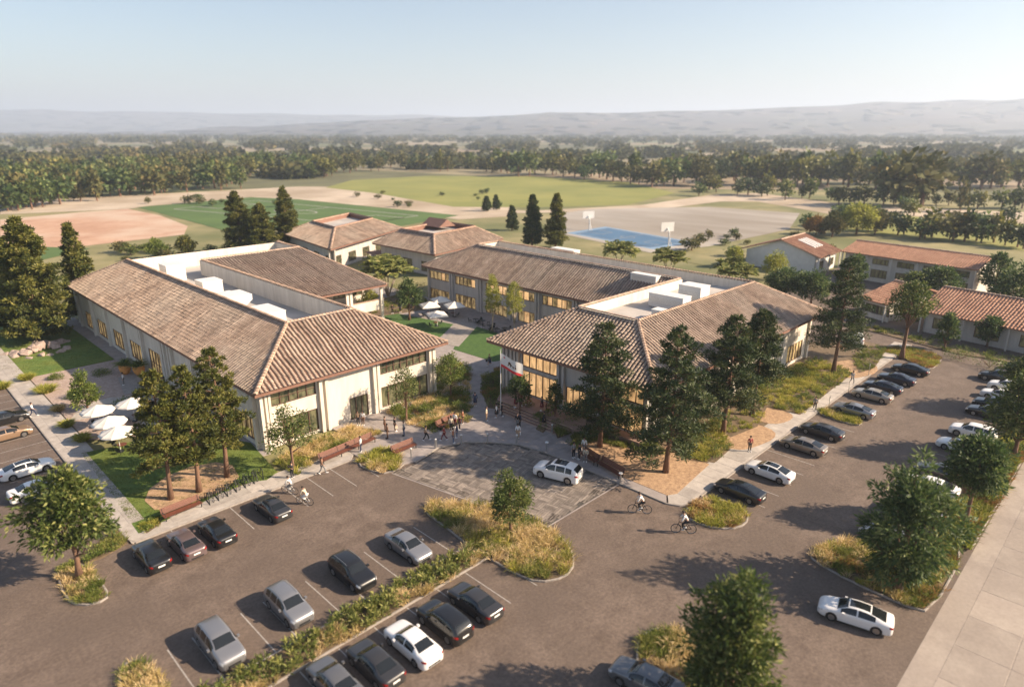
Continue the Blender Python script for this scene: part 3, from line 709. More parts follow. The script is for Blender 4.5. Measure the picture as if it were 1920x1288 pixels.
# ---------------- building R + M
BR=empty('campus_building',(85,55,0),'grey stucco building with tiled hip roof and tall glowing windows, right of the plaza','building')
ax0,ay0,ax1=60.4,37.4,109.0; bx0=87.5; ay1=64.8; top=114.0; cx0,cy0,cx1,cy1,dx0,dy1=69.2,46.2,101.0,55.9,95.0,104.5
S((ax0,ay0,ZE),(ax1,ay0,ZE),(cx1,cy0,ZR),(cx0,cy0,ZR),BR)
S((ax0,ay1,ZE),(ax0,ay0,ZE),(cx0,cy0,ZR),(cx0,cy1,ZR),BR)
S((bx0,ay1,ZE),(ax0,ay1,ZE),(cx0,cy1,ZR),(dx0,cy1,ZR),BR)
S((bx0,top,ZE),(bx0,ay1,ZE),(dx0,cy1,ZR),(dx0,dy1,ZR),BR)
S((ax1,top,ZE),(bx0,top,ZE),(dx0,dy1,ZR),(cx1,dy1,ZR),BR)
S((ax1,ay0,ZE),(ax1,top,ZE),(cx1,dy1,ZR),(cx1,cy0,ZR),BR)
for p,q in (((ax0,ay0,ZE),(cx0,cy0,ZR)),((ax0,ay1,ZE),(cx0,cy1,ZR)),((ax1,ay0,ZE),(cx1,cy0,ZR)),((bx0,top,ZE),(dx0,dy1,ZR)),((ax1,top,ZE),(cx1,dy1,ZR))): caps(p,q,BR)
rr=[(cx0,cy0),(cx1,cy0),(cx1,dy1),(dx0,dy1),(dx0,cy1),(cx0,cy1)]
for a,b in zip(rr,rr[1:]+rr[:1]): caps((*a,ZR+.1),(*b,ZR+.1),BR,r=.22)
for p,q in (((ax0,ay0,ZE),(ax1,ay0,ZE)),((ax0,ay1,ZE),(ax0,ay0,ZE)),((bx0,ay1,ZE),(ax0,ay1,ZE)),((bx0,top,ZE),(bx0,ay1,ZE)),((ax1,ay0,ZE),(ax1,top,ZE)),((bx0,top,ZE),(ax1,top,ZE))): eave_board(p,q,BR)
i_=.15
well('well',BR,[(cx0+i_,cy0+i_),(cx1-i_,cy0+i_),(cx1-i_,dy1-i_),(dx0+i_,dy1-i_),(dx0+i_,cy1-i_),(cx0+i_,cy1-i_)],10.6,ZR+.02)
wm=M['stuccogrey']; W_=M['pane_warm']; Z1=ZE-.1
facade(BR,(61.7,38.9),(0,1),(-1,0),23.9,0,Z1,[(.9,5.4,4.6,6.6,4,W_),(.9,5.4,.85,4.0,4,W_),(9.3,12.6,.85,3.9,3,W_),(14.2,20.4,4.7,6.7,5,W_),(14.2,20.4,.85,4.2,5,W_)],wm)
for y in (39.2,44.8,45.5,51.75,52.6,59.8,60.4,61.1,61.9,62.6): pilaster(BR,61.5,y,.5,.36,0,ZE-.25,wm)
facade(BR,(61.98,38.9),(1,0),(0,-1),45,0,Z1,[(2,9,.6,3.6,5,D),(13,20,.6,3.6,5,D),(24,31,.6,3.6,5,D),(37.2,42.8,.6,3.4,5,Wm)],M['stucco'])
for x in (62.3,72.6,73.6,83.6,84.6,95.6,96.6,106.3): pilaster(BR,x,38.75,.5,.45,0,ZE-.25,M['stucco'])
facade(BR,(106.9,39.2),(0,1),(1,0),72.5,0,Z1,[(4,10,.6,3.4,4,D),(14,20,.6,3.4,4,D)],wm)
facade(BR,(62,62.7),(1,0),(0,1),27,0,Z1,[(3,9,.6,3.4,4,D),(13,19,.6,3.4,4,D)],wm)
lo=[W_,Wm,Wm]
ops=[]
for s in (1.7,10.4,19.1,27.6,36,44.2): pass
def ym(a): return a-62.98
ops=[(ym(73.3),ym(80.3),4.6,6.35,6,lo),(ym(82.3),ym(86.5),4.6,6.35,3,lo),(ym(82.0),ym(86.5),.25,2.5,3,lo),(ym(89.5),ym(95.5),4.6,6.35,5,lo),(ym(89.5),ym(95.5),.25,2.5,5,lo),(ym(98.6),ym(104.8),4.6,6.35,5,lo),(ym(98.6),ym(104.8),.15,2.6,5,lo),(ym(106.8),ym(113.1),4.6,6.35,5,lo),(ym(106.8),ym(113.1),.25,2.5,5,lo),(ym(65),ym(71),4.6,6.35,5,lo),(ym(65),ym(71),.3,2.5,5,lo),(ym(73.3),ym(80.0),.3,2.5,5,lo)]
facade(BR,(88.8,62.98),(0,1),(-1,0),50.6,0,Z1,ops,wm)
for y in (72,72.7,80.9,81.6,87.6,88.3,96.7,97.4,105.4,106.1,113.3): pilaster(BR,88.62,y,.5,.42,0,ZE-.25,wm)
box_part('north_wall',BR,88.85,106.6,113.3,113.6,0,Z1,wm)
# roof plant R
u,v=G(1300,560,11.5); hvac(u,v,10.6,2.6,3.6,2.9,'tall white equipment enclosure on the right building flat roof')
u,v=G(1255,568,11.4); hvac(u,v,10.6,2.2,5.6,2.0,'wide low white screen box beside the tall enclosure on the right building')
u,v=G(1236,590,11.1); hvac(u,v,10.6,1.5,1.5,1.2,'small white box alone on the right building flat roof')
u,v=G(1212,520,11.6); hvac(u,v,10.6,2,5,1.5,'flat white equipment box against the far parapet, middle of the courtyard wing')
u,v=G(1060,472,11.6); hvac(u,v,10.6,2,6,1.5,'flat white equipment box at the far end of the courtyard wing')
# podium & steps
PD=empty('entrance_podium',(58,50,0),'pink stone terrace with broad steps in front of the right building entrance','steps')
M['pink']=mat('pink_stone',(.24,.155,.125),(.33,.22,.18),scale=1.2,rough=.8,detail=6,tint=(.85,1.15))
mb=MB(); mb.prism([(61.5,38.95),(61.5,62.7),(57.6,60),(57.6,46.8),(60,44),(60,38.95)],0,.8); part('terrace_floor',mb,M['pink'],PD)
for k in range(5):
    mb=MB(); zz=.8-.16*(k+1); w=.42
    mb.box(57.595-w*(k+1),57.595-w*k,47.2,59.8-.6*k,0,zz+.0) if zz>0.01 else None
    if zz>.01: part('step',mb,M['pink'],PD)
for k in range(5):  # light edge and dark riser strips colour in contrast the shaded steps lack
    zz=.8-.16*k; xr=57.6-.42*k; mb=MB(); mb.box(xr-.03,xr+.10,47.2 if k else 46.9,59.8-.6*max(0,k-1),zz-.05,zz+.008); part('step_nosing',mb,M['ridge'],PD)
    mb=MB(); mb.box(xr-.012,xr-.004,47.2,59.7-.6*max(0,k-1),zz-.155,zz-.055); part('step_riser',mb,M['fascia'],PD)
# ---------------- background buildings
def hip(name,label,c0,c1,c2,c3,ze,zr,inset,wm,rm,tile=True,ridge_cap=True,hole=True,ring=None):
    """4 eave corners (ground plan, ccw), ring roof with a flat sunken middle"""
    C=[Vector((*c,0)) for c in (c0,c1,c2,c3)]; cen=sum(C,Vector())/4
    e=empty(name,(cen.x,cen.y,0),label,'building')
    I=[]
    for i in range(4):
        a=(C[i]-C[i-1]).normalized(); b=(C[(i+1)%4]-C[i]).normalized()
        na=Vector((-a.y,a.x,0)); nb=Vector((-b.y,b.x,0))
        if na.dot(cen-C[i])<0: na=-na
        if nb.dot(cen-C[i])<0: nb=-nb
        k=inset/(1+na.dot(nb)); I.append(C[i]+(na+nb)*k)
    if ring: I=[Vector((*q,0)) for q in ring]
    for i in range(4):
        j=(i+1)%4
        roof_slope((C[i].x,C[i].y,ze),(C[j].x,C[j].y,ze),(I[j].x,I[j].y,zr),(I[i].x,I[i].y,zr),e,sp=.62,course=.8,rad=.2,m=rm)
        if ridge_cap: caps((C[i].x,C[i].y,ze),(I[i].x,I[i].y,zr),e,r=.3,step=.8)
        caps((I[i].x,I[i].y,zr+.1),(I[j].x,I[j].y,zr+.1),e,r=.25,step=.8)
        eave_board((C[i].x,C[i].y,ze),(C[j].x,C[j].y,ze),e)
    mb=MB(); mb.prism([(q.x,q.y) for q in I],zr-1.2,zr-1.0 if hole else zr+.02); part('flat_roof',mb,M['deck'],e)
    if hole:
        for i in range(4):
            a,b=I[i],I[(i+1)%4]; mb=MB(); mb.obox(((a.x+b.x)/2,(a.y+b.y)/2),math.atan2(b.y-a.y,b.x-a.x),(b-a).length,.2,zr-1.1,zr+.5); part('parapet',mb,M['fascia'],e)
    for i in range(4):
        a=C[i]+(cen-C[i])*.0; j=(i+1)%4
        d=(C[j]-C[i]).normalized(); nn=Vector((-d.y,d.x,0))
        if nn.dot(cen-C[i])<0: nn=-nn
        o=C[i]+nn*1.6+d*1.6; ln=(C[j]-C[i]).length-3.2
        n=max(1,int(ln/7)); ops=[]
        for k in range(n):
            s=ln*(k+.5)/n; ops.append((s-2,s+2,.8,min(3.4,ze-1.6),4,M['pane_dark']))
            if ze>6.5: ops.append((s-2,s+2,4.6,6.2,4,M['pane_dark']))
        facade(e,(o.x,o.y),(d.x,d.y),(-nn.x,-nn.y),ln,0,ze-.1,ops,wm)
    return e
# two courtyard pavilions at the back
def shift(p,q,k): return (p[0]+(q[0]-p[0])*k,p[1]+(q[1]-p[1])*k)
h=6.0
A0=G(620,468,h); A1=G(755,428,h); A3=G(528,437,h); A2=(A1[0]+A3[0]-A0[0],A1[1]+A3[1]-A0[1])
hip('pavilion','tiled hip roofed pavilion with sunken roof centre, farthest left behind the courtyard',A0,A1,A2,A3,h,9.0,8,M['stuccogrey'],M['tile'])
B0=G(815,478,h); B1=G(943,448,h); B3=G(698,456,h); B2=(B1[0]+B3[0]-B0[0],B1[1]+B3[1]-B0[1])
bp=hip('pavilion','tiled hip roofed pavilion with a small dark dormer, behind the courtyard palms',B0,B1,B2,B3,h,9.4,6,M['stuccogrey'],M['tile'])
q0=Vector((*G(826,422,9.6),9.6)); mb=MB(); mb.add([(q0.x-3,q0.y-3,9.4),(q0.x+3,q0.y-3,9.4),(q0.x,q0.y-3,11.4),(q0.x-3,q0.y+5,9.4),(q0.x+3,q0.y+5,9.4),(q0.x,q0.y+5,11.4)],[(0,1,2),(5,4,3),(0,2,5,3),(1,4,5,2),(0,3,4,1)]); part('dormer',mb,M['fascia'],bp)
# pergola roofs
for k,(px,py,lb) in enumerate(((715,472,'pinkish slatted pergola roof, left of the pair behind the palms'),(755,480,'pinkish slatted pergola roof, right of the pair behind the palms'))):
    u,v=G(px,py,3.2); e=empty('pergola',(u,v,0),lb,'pergola','pergolas behind the palms',R(-12))
    for s in (-1,1):
        for t in (-1,1): 
            mb=MB(); mb.box(s*3.2-.1,s*3.2+.1,t*2.2-.1,t*2.2+.1,0,3); part('post',mb,M['fascia'],e,world=False)
    for q in range(14):
        mb=MB(); mb.box(-3.8,3.8,-2.8+q*.42,-2.8+q*.42+.3,3.0,3.12); part('slat',mb,M['terra'],e,world=False)
# right hand terracotta buildings
def gabled(label,p0,p1,w,ze,zr,rm,wm,sky=False,name='school_building'):
    """p0-p1: front eave line (ground xy); w: depth away"""
    a=Vector((*p0,0)); b=Vector((*p1,0)); d=(b-a).normalized(); nn=Vector((-d.y,d.x,0))
    if nn.dot(a)<0: nn=-nn
    mid=(a+b)/2+nn*w/2; e=empty(name,(mid.x,mid.y,0),label,'building')
    c,dd=b+nn*w,a+nn*w; r0,r1=a+nn*w/2,b+nn*w/2
    v=lambda q,z:(q.x,q.y,z)
    roof_slope(v(a,ze),v(b,ze),v(r1,zr),v(r0,zr),e,sp=.55,course=.8,rad=.17,m=rm,mp=M['terra'],wob=.3)
    roof_slope(v(c,ze),v(dd,ze),v(r0,zr),v(r1,zr),e,sp=.55,course=.8,rad=.17,m=rm,mp=M['terra'],wob=.3)
    caps(v(r0,zr),v(r1,zr),e,m=M['ridge'],step=.8)
    ln=(b-a).length; n=max(2,int(ln/6)); ops=[]
    for k in range(n):
        s=(ln-1.6)*(k+.5)/n; ops.append((s-1.9,s+1.9,1.0,min(3,ze-.9),4,M['pane_dark']))
        if ze>5.5: ops.append((s-1.9,s+1.9,4.2,5.6,4,M['pane_dark']))
    o=a+nn*1.2+d*.8; facade(e,(o.x,o.y),(d.x,d.y),(-nn.x,-nn.y),ln-1.6,0,ze-.1,ops,wm)
    for s,q in ((0,a),(1,b)):
        q0=q+nn*1.2+d*(.8 if s==0 else -.8); mb=MB(); t=.25*(1 if s==0 else -1)
        P=[]
        for off in (0,t):
            for (k,z) in ((0,0),(w-2.4,0),(w-2.4,ze-.1),((w-2.4)/2,zr-.3),(0,ze-.1)):
                pp=q0+nn*k+d*off; P.append((pp.x,pp.y,z))
        F=[(0,1,2,3,4),(9,8,7,6,5)]+[(i,i+5,(i+1)%5+5,(i+1)%5) for i in range(5)]
        mb.add(P,F); part('gable_wall',mb,wm,e)
    o=a+nn*(w-1.45)+d*1.1; facade(e,(o.x,o.y),(d.x,d.y),(nn.x,nn.y),ln-2.2,0,ze-.1,[],wm,name='rear_wall')
    nrafter=int(ln/6)
    for k in range(nrafter+1):
        q=a+nn*.35+d*(.5+(ln-1)*k/max(1,nrafter)); mb=MB(); mb.box(q.x-.12,q.x+.12,q.y-.12,q.y+.12,0,ze-.2); part('post',mb,wm,e)
    if sky:
        for k in range(4):
            q0=a+d*(ln*.30+k*1.5)+nn*(w*.18); q1=a+d*(ln*.30+k*1.5)+nn*(w*.40); s_=d*.35; zz=lambda kk: ze+(zr-ze)*kk*2+.32
            mb=MB(); mb.add([v(q0-s_,zz(.18)),v(q0+s_,zz(.18)),v(q1+s_,zz(.40)),v(q1-s_,zz(.40)),v(q0-s_,zz(.18)-.3),v(q0+s_,zz(.18)-.3),v(q1+s_,zz(.40)-.3),v(q1-s_,zz(.40)-.3)],[(0,1,2,3),(7,6,5,4),(0,4,5,1),(1,5,6,2),(2,6,7,3),(3,7,4,0)]); part('skylight',mb,M['white'],e)
    return e
wh=M['white']
gabled('terracotta roofed hall with four white skylight strips, beside the pale hard court',G(1580,470,4.5),G(1538,484,4.5),21,4.5,8,M['terra'],wh,sky=True)
gabled('long two storey white building under a terracotta roof, behind the dark trees on the right',G(1834,507,6.4),G(1576,471,6.4),15,6.4,8.4,M['terra'],M['stucco'])
gabled('small terracotta roofed building behind the tallest right hand pine',G(1662,572,3.6),G(1608,557,3.6),18,3.6,6.3,M['terra'],M['stucco'])
gabled('low terracotta roofed building along the far kerb at the right edge',G(2100,656,4.0),G(1722,582,4.0),18,4.0,7.2,M['terra'],M['stuccogrey'])  # darker stucco puts the shadow over this wall into its colour
# hoops
for k,(px,py,lb) in enumerate(((1105,432,'basketball hoop with white backboard at the far end of the blue court'),(1253,463,'basketball hoop with white backboard at the near end of the blue court'))):
    u,v=G(px,py); hh=topz(u,v,[397,418][k]); e=empty('basketball_hoop',(u,v,0),lb,'basketball hoop','basketball hoops',R(60))
    mb=MB(); mb.tube([(0,0,0),(0,0,hh*.6),(1.2,0,hh*.75)],.22,8); part('post',mb,M['white'],e,world=False)
    mb=MB(); mb.box(1.2,1.35,-2.2,2.2,hh*.62,hh); part('backboard',mb,M['white'],e,world=False)
    mb=MB(); mb.tube([(1.8+.5*math.cos(a*math.pi/8),.5*math.sin(a*math.pi/8),hh*.68) for a in range(17)],.05,6); part('rim',mb,M['terra'],e,world=False)
    mb=MB(); mb.tube([(-1.2,-.5,0),(0,0,hh*.5)],.1,6); part('brace',mb,M['white'],e,world=False)
# ================================================================== plants
def nrm(a): return a/np.maximum(np.linalg.norm(a,axis=-1,keepdims=True),1e-9)
def leaves(P,D,L_,W_,rng,tint,fold=.25,roll=None):
    """diamond leaves folded along the midrib. P (n,3) base, D (n,3) direction"""
    n=len(P); D=nrm(D); rv=rng.normal(size=(n,3)) if roll is None else roll
    S=nrm(np.cross(D,rv)); Nn=np.cross(S,D)
    L_=np.broadcast_to(L_,(n,))[:,None]; W_=np.broadcast_to(W_,(n,))[:,None]
    a=P; b=P+D*L_*.45+S*W_/2+Nn*W_*fold; c=P+D*L_-Nn*L_*.12; d=P+D*L_*.45-S*W_/2+Nn*W_*fold; m=P+D*L_*.5
    V=np.stack([a,b,c,d,m],1).reshape(-1,3); i=np.arange(n)[:,None]*5
    F=np.concatenate([i+np.array([[0,1,4]]),i+np.array([[1,2,4]]),i+np.array([[0,4,3]]),i+np.array([[4,2,3]])],1).reshape(-1,3)
    return V,F,np.repeat(tint,4)
def blades(P,D,L_,W_,rng,tint,bend=.35):
    """two segment curved grass blades / needles"""
    n=len(P); D=nrm(D); S=nrm(np.cross(D,rng.normal(size=(n,3))))
    L_=np.broadcast_to(L_,(n,))[:,None]; W_=np.broadcast_to(W_,(n,))[:,None]
    out=D*np.array([1,1,0]); mid=P+D*L_*.55; tip=P+D*L_+out*L_*bend*.6-np.array([0,0,1])*L_*bend*.45
    V=np.stack([P-S*W_/2,P+S*W_/2,mid+S*W_*.4,mid-S*W_*.4,tip],1).reshape(-1,3); i=np.arange(n)[:,None]*5
    F=np.concatenate([i+np.array([[0,1,2]]),i+np.array([[0,2,3]]),i+np.array([[3,2,4]])],1).reshape(-1,3)
    return V,F,np.repeat(tint,3)
def cat_(parts):
    V=[];F=[];T=[];o=0
    for v,f,t in parts: V.append(v);F.append(f+o);T.append(t);o+=len(v)
    return np.concatenate(V),np.concatenate(F),np.concatenate(T)
def sph(rng,n):
    return nrm(rng.normal(size=(n,3)))
def trunk_mb(h,r,rng,lean=.03,base=1.5):
    mb=MB(); pts=[];rs=[]; k=7; ax,ay=rng.uniform(-1,1),rng.uniform(-1,1)
    for i in range(k+1):
        t=i/k; pts.append((ax*lean*h*t*t+.02*h*math.sin(3*t+ax),ay*lean*h*t*t,h*t)); rs.append(r*(1-.8*t)*(1+(base-1)*max(0,1-t*9)))
    mb.tube(pts,rs,9); return mb,pts
def tree_thing(name,label,cat,loc,group=None,rz=0): return empty(name,loc,label,cat,group,rz)
def broad(loc,h,w,label,seed,lm='tree',bark='bark',clear=.28,ls=.34,lw=.42,nc=150,per=44,name='broadleaf_tree',group=None,sparse=1.0,shape=1.0,trunks=1,tr=None,cd=None,rough=.3,cat='tree'):
    """broadleaf tree: crown of leaf clumps, trunk and limbs"""
    rng=np.random.RandomState(seed); e=tree_thing(name,label,cat,loc,group)
    ch=h*(1-clear); cz=h*clear+ch/2; rx=w/2; rz_=ch/2
    C=[]
    u=sph(rng,nc*3); u=u[(u[:,2]>-.75)][:nc]; rr=rng.uniform(.35,1,len(u))**.5
    ph=rng.uniform(0,6,6)
    bump=1+rough*(np.sin(u[:,0]*4+ph[0])*np.sin(u[:,1]*4+ph[1])*.6+np.sin(u[:,2]*5+ph[2])*.35+.35*np.sin(u[:,0]*9+ph[3])*np.cos(u[:,2]*8+ph[4]))
    C=u*rr[:,None]*bump[:,None]
    tz=(C[:,2]+1)/2; prof=np.where(C[:,2]<0,1-.12*C[:,2]**2,1-(.25+.15*shape)*np.clip(C[:,2],0,1)**2)
    C=C*np.stack([rx*prof,rx*prof,np.full(len(C),rz_)],1)*.88; C[:,2]+=cz
    n=len(C)*per; ci=np.repeat(np.arange(len(C)),per); cr=(cd or .17*w)*rng.uniform(.6,1.15,len(C))
    off=sph(rng,n)*(rng.uniform(0,1,n)**.45)[:,None]*cr[ci][:,None]*np.array([1,1,.7]); P=C[ci]+off
    outw=nrm(C-np.array([0,0,cz-rz_*.3]))[ci]; D=nrm(nrm(off)*.9+outw*.6+rng.normal(size=(n,3))*.5-np.array([0,0,.25]))
    ct=rng.uniform(0,.55,len(C)); tint=np.clip(ct[ci]*.8+.08+np.abs(rng.normal(0,.26,n)),0,1)
    V,F,T=leaves(P,D,ls*rng.uniform(.6,1.25,n),lw*ls*rng.uniform(.8,1.2,n),rng,tint)
    link('crown',mk('crown',V,F,T),L[lm],e)
    tr=tr or h*.022+.03
    for k in range(trunks):
        mb,pts=trunk_mb(h*.8,tr,rng,.03 if trunks==1 else .12)
        for q in range(9):
            t=C[rng.randint(len(C))]; z0=h*max(clear,.12)*rng.uniform(.75,1.6); s=(pts[2][0]*z0/h,pts[2][1]*z0/h,z0)
            m_=((s[0]+t[0])/2,(s[1]+t[1])/2,(s[2]+t[2])/2-.05*h); mb.tube([s,m_,tuple(t)],[tr*.45,tr*.28,tr*.1],5)
        link('trunk',mb.mesh('trunk',smooth=True),M[bark],e)
    return e
def pine(loc,h,w,label,seed,lm='pine',clear=.3,nb=62,name='pine_tree',group=None,per=46,nl=.42,nw=.085,tip=.75,full=.5,droop=.12,tr=None,cl=.95,cat='pine tree'):
    rng=np.random.RandomState(seed); e=tree_thing(name,label,cat,loc,group); tr=tr or h*.012+.09
    mb,pts=trunk_mb(h*.97,tr,rng,.012,1.35); PT=np.array(pts); parts=[]
    zs=h*(clear+(1-clear)*np.linspace(0,1,nb)**.9)
    br=MB(); CP=[];CR=[]
    for i,z in enumerate(zs):
        t=(z/h-clear)/(1-clear); t=min(max(t,0),1)
        prof=(1-t)**tip*(.55+.45*min(1,t*4+.35)); prof*=rng.uniform(1-full,1.08)
        ln=max(.35,w/2*prof); a=i*2.4+rng.uniform(-.5,.5); el=.28*t+rng.uniform(-.12,.2)-droop*(1-t)
        ox=np.interp(z,PT[:,2],PT[:,0]); oy=np.interp(z,PT[:,2],PT[:,1])
        d=np.array([math.cos(a)*math.cos(el),math.sin(a)*math.cos(el),math.sin(el)])
        s=np.array([ox,oy,z]); m_=s+d*ln*.5+np.array([0,0,-.03*ln]); en=s+d*ln+np.array([0,0,.10*ln])
        br.tube([tuple(s),tuple(m_),tuple(en)],[tr*.26*(1-.5*t),tr*.16,.02],4)
        k=max(1,int(ln/.62))
        for q in range(k):
            f=.28+.72*(q+1)/k; c=s+(en-s)*f; side=np.array([-math.sin(a),math.cos(a),0])
            c=c+side*rng.normal(0,.16*ln)*f+np.array([0,0,rng.uniform(-.1,.25)])
            CP.append(c); CR.append(cl*rng.uniform(.5,1.0)*(.6+.4*(1-t))*min(1.25,.55+ln*.16))
    CP=np.array(CP); CR=np.array(CR); n=len(CP)*per; ci=np.repeat(np.arange(len(CP)),per)
    off=sph(rng,n)*(rng.uniform(0,1,n)**.5)[:,None]*CR[ci][:,None]*np.array([1,1,.55]); P=CP[ci]+off*.6
    D=nrm(nrm(off)+np.array([0,0,.35])+rng.normal(size=(n,3))*.35)
    ct=rng.uniform(0,.5,len(CP)); tint=np.clip(ct[ci]+rng.normal(.18,.15,n),0,1)
    V,F,T=leaves(P,D,nl*rng.uniform(.6,1.2,n),nw*rng.uniform(.8,1.3,n),rng,tint,.15)
    link('crown',mk('crown',V,F,T),L[lm],e)
    link('trunk',mb.mesh('trunk',smooth=True),M['bark'],e); link('branches',br.mesh('branches'),M['bark'],e)
    return e
def palm(loc,h,w,label,seed,stems=5,name='palm_tree',group=None,lm='agave',nf=15,cat='palm'):
    rng=np.random.RandomState(seed); e=tree_thing(name,label,cat,loc,group); parts=[]
    for s in range(stems):
        a=s*2*math.pi/stems+rng.uniform(-.3,.3); ln=0 if stems==1 else w*.22; hh=h*rng.uniform(.6,.8)
        top=np.array([math.cos(a)*ln,math.sin(a)*ln,hh]); mb=MB(); mb.tube([(math.cos(a)*.15,math.sin(a)*.15,0),(top[0]*.45,top[1]*.45,hh*.5),tuple(top)],[.16,.12,.1],7)
        if hh>.5: link('stem',mb.mesh('stem',smooth=True),M['palebark'],e)
        for f in range(nf):
            b=f*2.4+rng.uniform(0,1); el=rng.uniform(.05,1.2); L0=w*.5*rng.uniform(.6,.95) if stems==1 else w*.38*rng.uniform(.7,1.1)
            d=np.array([math.cos(b)*math.cos(el),math.sin(b)*math.cos(el),math.sin(el)]); k=14; tt=np.linspace(.12,1,k)
            sp=top+d*tt[:,None]*L0-np.array([0,0,1])*(tt[:,None]**2)*L0*.35
            side=np.array([-math.sin(b),math.cos(b),0])
            for sg in (-1,1):
                D=side*sg*.9+d*.55-np.array([0,0,.25])
                v=leaves(sp,np.repeat(D[None],k,0),L0*.32*np.sin(np.pi*(tt*.8+.15)),.10+L0*.085,rng,np.clip(rng.normal(.5,.25,k),0,1),.1); parts.append(v)
    V,F,T=cat_(parts); link('fronds',mk('fronds',V,F,T),L[lm],e); return e
def shrub(loc,r,hgt,label,seed,lm='shrub',name='shrub',group=None,ls=.22,nc=30,per=30,cat='shrub'):
    rng=np.random.RandomState(seed); e=tree_thing(name,label,cat,loc,group)
    u=sph(rng,nc*2); u=u[u[:,2]>-.1][:nc]; C=u*(rng.uniform(.3,1,len(u))**.5)[:,None]*np.array([r*.8,r*.8,hgt*.75]); C[:,2]+=.1*hgt
    n=len(C)*per; ci=np.repeat(np.arange(len(C)),per); off=sph(rng,n)*rng.uniform(0,1,n)[:,None]**.5*r*.33
    P=C[ci]+off; P[:,2]=np.abs(P[:,2]); D=nrm(nrm(off)+nrm(C)[ci]*.6+rng.normal(size=(n,3))*.4+np.array([0,0,.3]))
    T=np.clip(rng.uniform(0,.5,len(C))[ci]+rng.normal(.25,.15,n),0,1)
    V,F,T=leaves(P,D,ls*rng.uniform(.6,1.2,n),ls*.45,rng,T); link('foliage',mk('foliage',V,F,T),L[lm],e)
    mb=MB()
    for q in range(4): t=C[rng.randint(len(C))]; mb.tube([(0,0,-.02),tuple(t)],[.05,.02],5)
    link('stem',mb.mesh('stem'),M['bark'],e); return e
def tuft(loc,r,h,label,seed,lm='grassyellow',name='grass_tuft',group=None,n=420,cat='ornamental grass',w=.045):
    rng=np.random.RandomState(seed); a=rng.uniform(0,2*math.pi,n); rr=r*.45*np.sqrt(rng.uniform(0,1,n)); P=np.stack([rr*np.cos(a),rr*np.sin(a),np.zeros(n)],1)
    D=np.stack([np.cos(a)*rr/r*1.4,np.sin(a)*rr/r*1.4,np.ones(n)],1)+rng.normal(size=(n,3))*.22; D[:,2]=np.abs(D[:,2])
    V,F,T=blades(P,D,h*rng.uniform(.6,1.15,n),w,rng,np.clip(rng.normal(.5,.25,n),0,1),.5)
    o=link(name,mk(name,V,F,T),L[lm]); o.location=loc; return tag(o,label,cat,group)
def bed(name,label,poly,z,seed,mix,dens=2.6,nb=46,hh=(.5,.9),w=.038,base=True,soil='soil',edge=0):
    """planting bed full of tufts: one uncountable mass; mix=[(leafkey,weight)] -> a child mass per kind"""
    rng=np.random.RandomState(seed); P=np.array(poly); x0,y0=P.min(0); x1,y1=P.max(0)
    A=(x1-x0)*(y1-y0); n=int(A*dens); Q=np.stack([rng.uniform(x0,x1,n),rng.uniform(y0,y1,n)],1); Q=Q[inpoly(Q,poly)]
    mb=MB(); mb.prism([tuple(p) for p in poly],-.02,z); root=link(name,mb.mesh(name),M[soil]); tag(root,label,None,None,'stuff')
    ks=[m_[0] for m_ in mix]; ws=np.array([m_[1] for m_ in mix],float); ws/=ws.sum()
    # patches
    fld=np.sin(Q[:,0]*.9+seed)+np.sin(Q[:,1]*1.1+seed*2)+rng.normal(0,.7,len(Q)); order=np.argsort(np.argsort(fld))/max(1,len(Q)); cum=np.cumsum(ws); kk=np.searchsorted(cum,order)
    for i,key in enumerate(ks):
        q=Q[np.minimum(kk,len(ks)-1)==i]
        if not len(q): continue
        leafy=key in ('shrub','agave','tree'); m=len(q)
        ph=hh[0]+(hh[1]-hh[0])*rng.uniform(0,1,m); nb_=nb if not leafy else int(nb*.8)
        ci=np.repeat(np.arange(m),nb_); N_=m*nb_; a=rng.uniform(0,2*math.pi,N_); rr=np.sqrt(rng.uniform(0,1,N_))
        if leafy:
            R0=.36*rng.uniform(.7,1.3,m)[ci]; el=rng.uniform(.1,1.4,N_)
            Pp=np.stack([q[ci,0]+np.cos(a)*rr*R0*.5,q[ci,1]+np.sin(a)*rr*R0*.5,z+ph[ci]*rng.uniform(.05,.75,N_)],1)
            D=np.stack([np.cos(a)*np.cos(el),np.sin(a)*np.cos(el),np.sin(el)],1)
            T=np.clip(rng.uniform(.1,.6,m)[ci]+rng.normal(.15,.18,N_),0,1)
            ll=.40 if key=='agave' else .22
            V,F,T=leaves(Pp,D,ll*rng.uniform(.6,1.2,N_),ll*.27,rng,T,.2)
        else:
            R0=.3*rng.uniform(.8,1.5,m)[ci]
            Pp=np.stack([q[ci,0]+np.cos(a)*rr*R0,q[ci,1]+np.sin(a)*rr*R0,np.full(N_,z)],1)
            lean=rng.normal(0,.16,(m,2))[ci]
            D=np.stack([np.cos(a)*rr*.62+lean[:,0],np.sin(a)*rr*.62+lean[:,1],np.ones(N_)],1)+rng.normal(size=(N_,3))*.13
            T=np.clip(rng.uniform(.1,.75,m)[ci]+rng.normal(.28 if key=='grassgold' else .14,.16,N_),0,1)
            V,F,T=blades(Pp,D,ph[ci]*rng.uniform(.55,1.15,N_),w*rng.uniform(.7,1.3,N_),rng,T,.6)
        o=link('plants',mk('plants',V,F,T),L[key],root); o['kind']='stuff'
    return root
